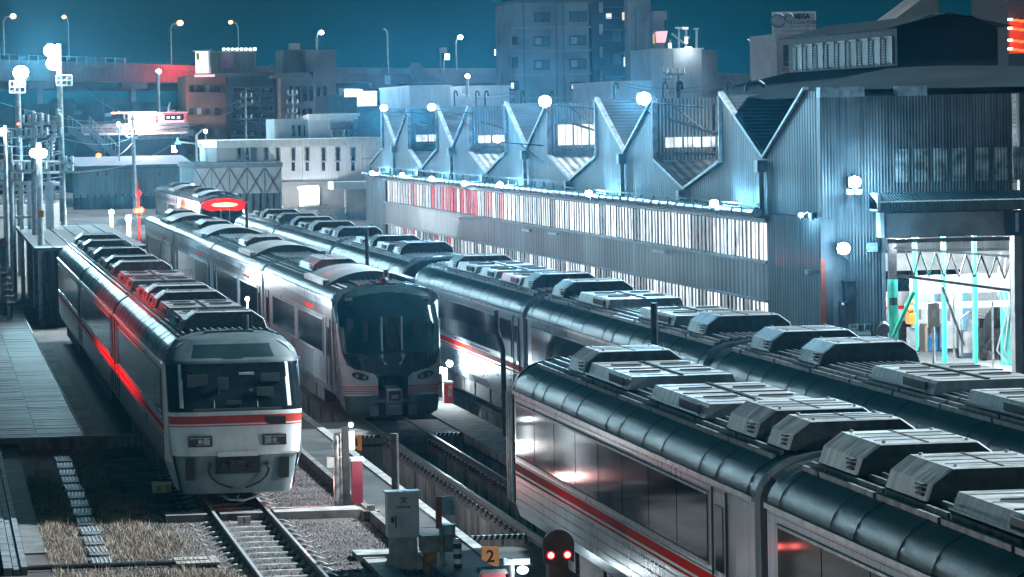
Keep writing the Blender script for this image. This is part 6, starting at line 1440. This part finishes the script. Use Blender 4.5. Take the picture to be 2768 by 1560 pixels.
# ---------------------------------------------------------------- light towers, substation, poles and wires at the left
def tower(lab, dx, dyt, Y, heads, frame=None, r=.35, pw=0, base=True, thick=.16):
    p = at(dx, dyt, Y); o = thing('light_tower', lab, 'light tower', (p.x, Y, -.2), 'floodlight towers at the left')
    b = MB(); b.tube((0, 0, 0), (0, 0, p.z + .2), thick * 1.3, 8, thick); part('pole', b, GALV, o)
    if frame:
        A, B_ = at(frame[0], frame[1], Y), at(frame[2], frame[3], Y); b = MB(); x0, x1, z1, z0 = A.x - p.x, B_.x - p.x, A.z + .2, B_.z + .2
        for i in range(4): x = x0 + (x1 - x0) * i / 3; b.tube((x, -.2, z0), (x, -.2, z1), .045, 5)
        for i in range(3): z = z0 + (z1 - z0) * i / 2; b.tube((x0, -.2, z), (x1, -.2, z), .045, 5)
        b.tube((x0, -.2, z0), (x1, -.2, z1), .03, 5); part('lamp_rack', b, WHITE, o)
    for (hx, hy) in heads:
        h = at(hx, hy, Y); b = MB(); b.ball((h.x - p.x, -.3, h.z + .2), r, 12, .9); part('lamp_head', b, LAMPW, o)
        if pw: light('SPOT', (h.x - p.x, -.9, h.z), pw, (.5, .84, 1.), r, o, (.25, -1, -.22), 150, blend=.6)
    return o
tower('tall light tower with two stacked glaring heads', 148, 110, 230, [(128, 128), (134, 160)], (141, 190, 181, 215), .46, TOWER_P)
tower('light tower with a glaring head over a white rack', 43, 180, 200, [(52, 183)], (23, 205, 63, 233), .42, TOWER_P * .7)
tower('concrete pole with two merged bright lamps and a small orange box', 97, 360, 150, [(86, 385), (106, 385)], None, .2, TOWER_P * .35, thick=.12)
p = at(103, 538, 149.6); b = MB(); b.box(p.x - .12, p.x + .12, 149.6, 149.8, p.z - .14, p.z + .14); tag(b.build('pole_box', mat('box_orange', (.55, .22, .03), .6)), 'small orange box strapped on the concrete lamp pole', 'box')
tower('short lamp mast with a bright lamp at the left edge', 12, 315, 150, [(6, 332)], None, .16, TOWER_P * .1, thick=.07)
tower('lamp pole with a bright head in front of the bridge deck', 335, 325, 330, [(313, 331)], None, .26, 4000, thick=.16)
for lab, d, Y, r in (('small bright lamp left of the bridge deck', (298, 312), 380, .2), ('small bright lamp at the right end of the bridge deck', (517, 330), 380, .2)):
    p = at(*d, Y); o = thing('street_lamp', lab, 'street lamp', (p.x, Y, 0), 'small street lamps near the bridge'); b = MB(); b.ball((0, 0, p.z), r, 10); part('lamp_head', b, LAMPS, o); b = MB(); b.tube((0, .1, 0), (0, .1, p.z), .08, 6); part('pole', b, GALV, o)
def upole(lab, dx, dyt, Y, arms, r=.14, dyb=None, par=None):
    p = at(dx, dyt, Y); o = thing('utility_pole', lab, 'utility pole', (p.x, Y, -.2), 'utility poles'); b = MB(); b.tube((0, 0, 0), (0, 0, p.z + .2), r * 1.3, 8, r); part('pole', b, GALV, o)
    for (ax0, ax1, ay) in arms:
        A, B_ = at(ax0, ay, Y), at(ax1, ay, Y); b = MB(); b.box(A.x - p.x, B_.x - p.x, -.12, -.02, A.z + .15, A.z + .27); c = part('crossarm', b, GALV, o)
        b = MB(); n = max(2, int((ax1 - ax0) / 13))
        for i in range(n + 1): x = A.x - p.x + (B_.x - A.x) * i / n; b.tube((x, -.07, A.z + .27), (x, -.07, A.z + .62), .07, 6)
        part('insulator', b, WHITE, c)
    return o, p
upole('utility pole with white insulators left of the concrete lamp pole', 83, 290, 165, [(58, 120, 312), (60, 115, 430), (52, 118, 345)])
upole('utility pole with crossarms right of the concrete lamp pole', 155, 340, 190, [(134, 182, 413), (136, 182, 434)], .12)
upole('dark utility pole in front of the bridge and pavilion', 333, 290, 330, [(312, 352, 300), (318, 350, 345)], .12)
upole('thin utility pole left of the striped road sign', 616, 235, 345, [(606, 632, 246), (604, 634, 262), (606, 632, 300)], .1)
upole('utility pole against the tan building', 735, 225, 330, [(724, 746, 239), (722, 748, 262), (724, 746, 285), (720, 748, 300)], .1)
upole('pair of dark poles in front of the box building', 1707, 172, 260, [(1676, 1720, 188)], .11)
upole('slim pole carrying a transformer by the box building', 1677, 172, 262, [(1668, 1688, 185), (1668, 1686, 200)], .07)
upole('leftmost thin utility pole', 26, 370, 170, [(-10, 60, 432), (-10, 55, 455)], .1)
o = thing('substation_frame', 'white lattice switchgear frame with cross bracing at the left edge', 'substation'); Y = 175.; P = lambda x, y: tuple(at(x, y, Y)); b = MB()
for x in (10, 32, 52, 72, 88, 118, 128): p = at(x, 458 if x > 20 else 400, Y); b.box(p.x - .10, p.x + .10, Y - .1, Y + .1, -.2, p.z)
for y in (458, 462, 405, 432): b.tube(P(-20, y), P(150, y + 2), .07, 5)
b.tube(P(32, 465), P(75, 500), .05, 5); b.tube(P(75, 465), P(35, 500), .05, 5); b.tube(P(-5, 420), P(20, 470), .05, 5)
part('frame', b, WHITE, o)
random.seed(9)
for k in range(16):
    x = random.uniform(2, 168); y = random.uniform(300, 500); p = at(x, y, Y - 1); b = MB(); h = random.uniform(.3, .8)
    for j in range(4): b.tube((p.x, Y - 1, p.z + j * h / 4), (p.x, Y - 1, p.z + j * h / 4 + h / 8), .13, 8)
    b.tube((p.x, Y - 1, p.z - .3), (p.x, Y - 1, p.z + h), .05, 6); part('insulator', b, WHITE, o)
for (x, y, w_, h) in ((12, 440, 14, 50), (70, 470, 10, 30), (118, 400, 10, 60), (122, 455, 18, 50), (150, 470, 12, 30)): b = MB(); bbox(b, x, y, x + w_, y + h, Y + 1, .6); part('equipment_case', b, FLASH, o)
b = MB()
for k in range(9): y0 = 300 + k * 22; b.path([at(-20, y0 + 20, Y + 2), at(60, y0 + 26, Y + 3), at(160, y0 + random.uniform(-6, 30), Y + 4)], .025, 4)
part('cable', b, GALV, o)
o = thing('low_wall', 'bright white low wall and rails at the left edge', 'wall'); b = MB(); bbox(b, -20, 518, 150, 532, 205, 1, True); part('wall', b, WHITE, o); b = MB(); bbox(b, -20, 508, 150, 514, 208, .4); bbox(b, -20, 545, 90, 549, 170, .3); part('rail', b, GALV, o)
o = thing('power_line', 'bundle of sagging overhead wires across the left background', 'wires'); b = MB()
def wire(p, q_, sag, r=.022, n=14):
    pts = []
    for i in range(n + 1): t = i / n; v = p.lerp(q_, t); v.z -= sag * 4 * t * (1 - t); pts.append(v)
    b.path(pts, r, 4)
for (a_, c_, s_, Y1, Y2) in (((0, 258), (340, 300), .6, 200, 330), ((60, 312), (333, 345), .8, 165, 330), ((120, 312), (616, 262), 1.2, 165, 345), ((155, 413), (333, 360), .8, 190, 330), ((350, 300), (616, 246), .8, 330, 345), ((350, 345), (735, 262), 1.2, 330, 330), ((735, 285), (970, 262), .8, 330, 300), ((616, 300), (735, 300), .5, 345, 330), ((480, 325), (960, 395), 1.2, 320, 300),
                         ((333, 300), (200, 210), .4, 330, 420), ((180, 434), (480, 325), .9, 190, 320), ((1140, 232), (1300, 236), .5, 290, 300), ((1140, 226), (1300, 229), .4, 290, 300), ((1550, 210), (1850, 208), .7, 258, 262), ((1550, 203), (1850, 196), .7, 258, 262)): b = MB(); wire(at(*a_, Y1), at(*c_, Y2), s_); part('wire', b, DARK, o); b = MB()
# hooked lamp arm and sign by the white building
p = at(480, 330, 320); o = thing('signal_pole', 'hooked white pole with a lit triangle road sign and two lamps', 'sign', (p.x, 320, 0)); b = MB(); t = at(494, 345, 320); b.path([(t.x - p.x, 0, 0), (t.x - p.x, 0, at(494, 340, 320).z), (t.x - p.x + .6, 0, at(497, 325, 320).z)], .09, 6); b.tube((at(448, 355, 320).x - p.x, 0, at(448, 357, 320).z), (t.x - p.x, 0, t.z - .6), .07, 6); part('pole', b, WHITE, o)
a_ = at(447, 355, 319.6); b = MB(); b.prism([(a_.x - p.x - .32, a_.z - .3), (a_.x - p.x + .32, a_.z - .3), (a_.x - p.x, a_.z + .38)], -.4, -.35); part('triangle_sign', b, glow('blue_tri', (.45, .85, 1), .8), o); a_ = at(441, 380, 319.6); b = MB(); b.ball((a_.x - p.x, -.4, a_.z), .14, 8); b.box(a_.x - p.x - .3, a_.x - p.x, -.2, -.1, a_.z - .1, a_.z + .45); part('lamp_head', b, LAMPS, o)
p = at(485, 468, 284); o = thing('street_lamp', 'white lamp on a slim pole in front of the X-braced warehouse', 'street lamp', (p.x, 284, 0)); b = MB(); b.tube((0, .2, 0), (0, .2, p.z), .06, 6); part('pole', b, DARK, o); b = MB(); b.ball((0, 0, p.z), .16, 10); part('lamp_head', b, LAMPS, o); light('POINT', (-1, -3, p.z + 1), 1600, (.8, .93, 1), .3, o)
for lab, d, Y in (('red signal lamp on the gable of the small hut', (248, 391), 380), ('tiny red lamp on the rack tower', (46, 312), 199)):
    p = at(*d, Y); r = .30 if Y > 300 else .09; o = thing('signal_lamp', lab, 'signal lamp', tuple(p)); b = MB(); b.ball((0, 0, 0), r, 10, .8); part('lens', b, LAMPR, o); b = MB(); b.box(-r, r, -.0, .4, r * .8, r * 1.3); part('hood', b, DARK, o)
# hut roofs near the left train
RF = mat('flat_roof_sheet', (.13, .145, .155), .7, 0., .25, 1.2, .5, 8., (1, 8, 1))
zr = 3.1; c0, c1, c2, c3 = atz(87, 624, zr), atz(377, 622, zr), atz(277, 567, zr), atz(42, 569, zr)
o = thing('platform_hut', 'long dark hut with a flat panelled roof behind the leftmost train', 'hut')
b = MB(); y0, y1 = c0.y, c3.y; xl, xr = c0.x, c1.x
b.box(xl, xr, y0, y1, zr - .14, zr); part('roof', b, RF, o)
b = MB()
for k in range(1, 6): x = xl + (xr - xl) * k / 6; b.box(x - .015, x + .015, y0 - .02, y1, zr - .0, zr + .03)
part('roof_seam', b, DARK, o)
b = MB(); b.box(xl + .5, xr - .4, y0 + 1., y1 - 1., -.2, zr - .14); part('wall', b, mat('hut_boards', (.085, .09, .09), .7, .1, .4, 2., .3, 8., (4, 1, .3), streak=.4), o)
for k in range(9): b = MB(); yy = y0 + 1.2 + k * 3.2; b.box(xl + .44, xl + .5, yy, yy + .15, -.2, zr - .2); b.box(xl + .47, xl + .5, yy + .6, yy + 2.2, .8, 2.3) if k % 2 else None; part('batten', b, FRAME, o)
zr2 = 3.3; d0, d1, d2 = at(45, 590, 215), at(190, 545, 245), at(100, 545, 230)
o = thing('gabled_hut', 'dark gabled hut between the concrete lamp pole and the panelled roof', 'hut'); b = MB(); L0 = at(30, 585, 212); R0 = at(195, 585, 212); T0 = at(118, 545, 212)
b.prism([(L0.x, -.2), (R0.x, -.2), (R0.x, R0.z), (T0.x, T0.z), (L0.x, L0.z)], 212, 232); part('wall', b, mat('hut_dark', (.12, .12, .115), .8, 0., .3, 1.), o); b = MB(); bbox(b, 110, 563, 195, 566, 211, .6); part('eave', b, FLASH, o); b = MB(); bbox(b, 112, 570, 155, 590, 211.7, .3); part('window', b, mat('blind_pale', (.5, .6, .62)), o)
b = MB(); bbox(b, 0, 600, 32, 780, 170, 3, True); o = tag(b.build('relay_hut', mat('hut_dark', (.12, .12, .115))), 'small dark hut at the left edge beside the red fire plate', 'hut')
b = MB(); bbox(b, 9, 596, 19, 620, 160, .1); tag(b.build('fire_plate', mat('plate_red', (.5, .05, .07), .5)), 'small dull red plate on a post at the left edge', 'sign')
b = MB()
for k in range(7): bbox(b, 0, 672 + k * 9, 22, 678 + k * 9, 150, .2, y_off=-k * 2.)
tag(b.build('steps', CONC), 'stack of low concrete steps at the left edge', 'steps')
# yard posts right of the huts
for lab, (dx, dy, base), c, Y in (('short yellow lamp post on the far track bed', (280, 538, 575), mat('post_yellow', (.8, .45, .04), .5), 245), ('striped white lamp post right of the yellow one', (323, 554, 615), WHITE, 200)):
    p = at(dx, dy, Y); o = thing('yard_lamp', lab, 'lamp', (p.x, Y, 0)); b = MB(); b.tube((0, 0, -.2), (0, 0, p.z), .13, 8); part('post', b, c, o); b = MB(); b.ball((0, -.1, p.z + .1), .17, 12); part('bulb', b, LAMPW, o); light('POINT', (0, -.5, p.z + .2), 900, (.85, .95, 1), .1, o)
    if dx == 323:
        b = MB()
        for k in range(5): b.tube((0, 0, .2 + k * .3), (0, 0, .3 + k * .3), .14, 8)
        part('stripe', b, BLACK, o); b = MB(); b.box(-.5, .6, -.4, .4, -.2, .1); part('plinth', b, CONCL, o)
p = at(349, 530, 240); o = thing('crossing_signal', 'red crossing signal mast with a ring and twin orange lamps', 'signal', (p.x, 240, 0)); RS = mat('mast_red', (.5, .05, .06), .5, emit=(.8, .02, .03), estr=.25)  # RS: red lamp light on the mast put into its paint as glow
b = MB(); b.tube((0, 0, -.2), (0, 0, at(349, 455, 240).z), .10, 8, .03); part('mast', b, RS, o); b = MB(); z = at(349, 486, 240).z; b.path([(.18 * math.cos(t), -.12, z + .16 * math.sin(t)) for t in [i * .6284 for i in range(11)]], .06, 5); part('ring', b, RS, o)
b = MB(); b.ball((0, -.1, p.z), .40, 12, .75); part('glowing_hood', b, glow('hood_orange', (1, .06, .02), .7), o); b = MB(); b.ball((-.13, -.42, p.z), .12, 10); b.ball((.14, -.42, p.z), .12, 10); part('lamp', b, LAMPO, o); light('POINT', (0, -.8, p.z), 300, (1, .15, .05), .1, o)  # ball behind the lamps glows by itself, their light put into its material
# unseen red lamp, added to redden the leftmost train from outside the frame
o = thing('signal_lamp', 'added red hooded lamp on a post out of view beyond the boardwalk', 'signal lamp', (-14.0, 97, -.2)); b = MB(); b.tube((-.3, 0, 0), (-.3, 0, 3.7), .06, 8); part('post', b, DARK, o); b = MB(); b.ball((-.3, 0, 3.7), .10, 10); part('lens', b, LAMPR, o)
b = MB(); b.box(-.3, 1.0, -1.2, 1.2, 3.716, 3.74); b.box(-.3, .75, -1.2, 1.2, 3.60, 3.62); part('hood', b, BLACK, o)  # plates shaped to hold the red beam to the train
light('SPOT', (-.05, 0, 3.70), RED_P, (1., .02, .01), .012, o, (1, -.06, .0), 72, blend=.8)
# ballast tracks far left / behind
for lab, x in (('curving siding at the far left edge', -1.2), ('second siding at the far left edge', -4.5)):
    track(lab, x, 120, 260)
b = MB(); bbox(b, 0, 0, 1, 1, 400, 1)
# ---------------------------------------------------------------- haze
hb = MB(); hb.box(-130, 320, -25, 640, -2.6, 34.)
hm = bpy.data.materials.new('haze'); hm.use_nodes = True; n_ = hm.node_tree; n_.nodes.clear()
ho = n_.nodes.new('ShaderNodeOutputMaterial'); pv = n_.nodes.new('ShaderNodeVolumePrincipled')
pv.inputs['Color'].default_value = (.25, .7, 1., 1); pv.inputs['Density'].default_value = HAZE_D; pv.inputs['Anisotropy'].default_value = HAZE_G
n_.links.new(pv.outputs[0], ho.inputs['Volume'])
tag(hb.build('haze', hm), kind='stuff')
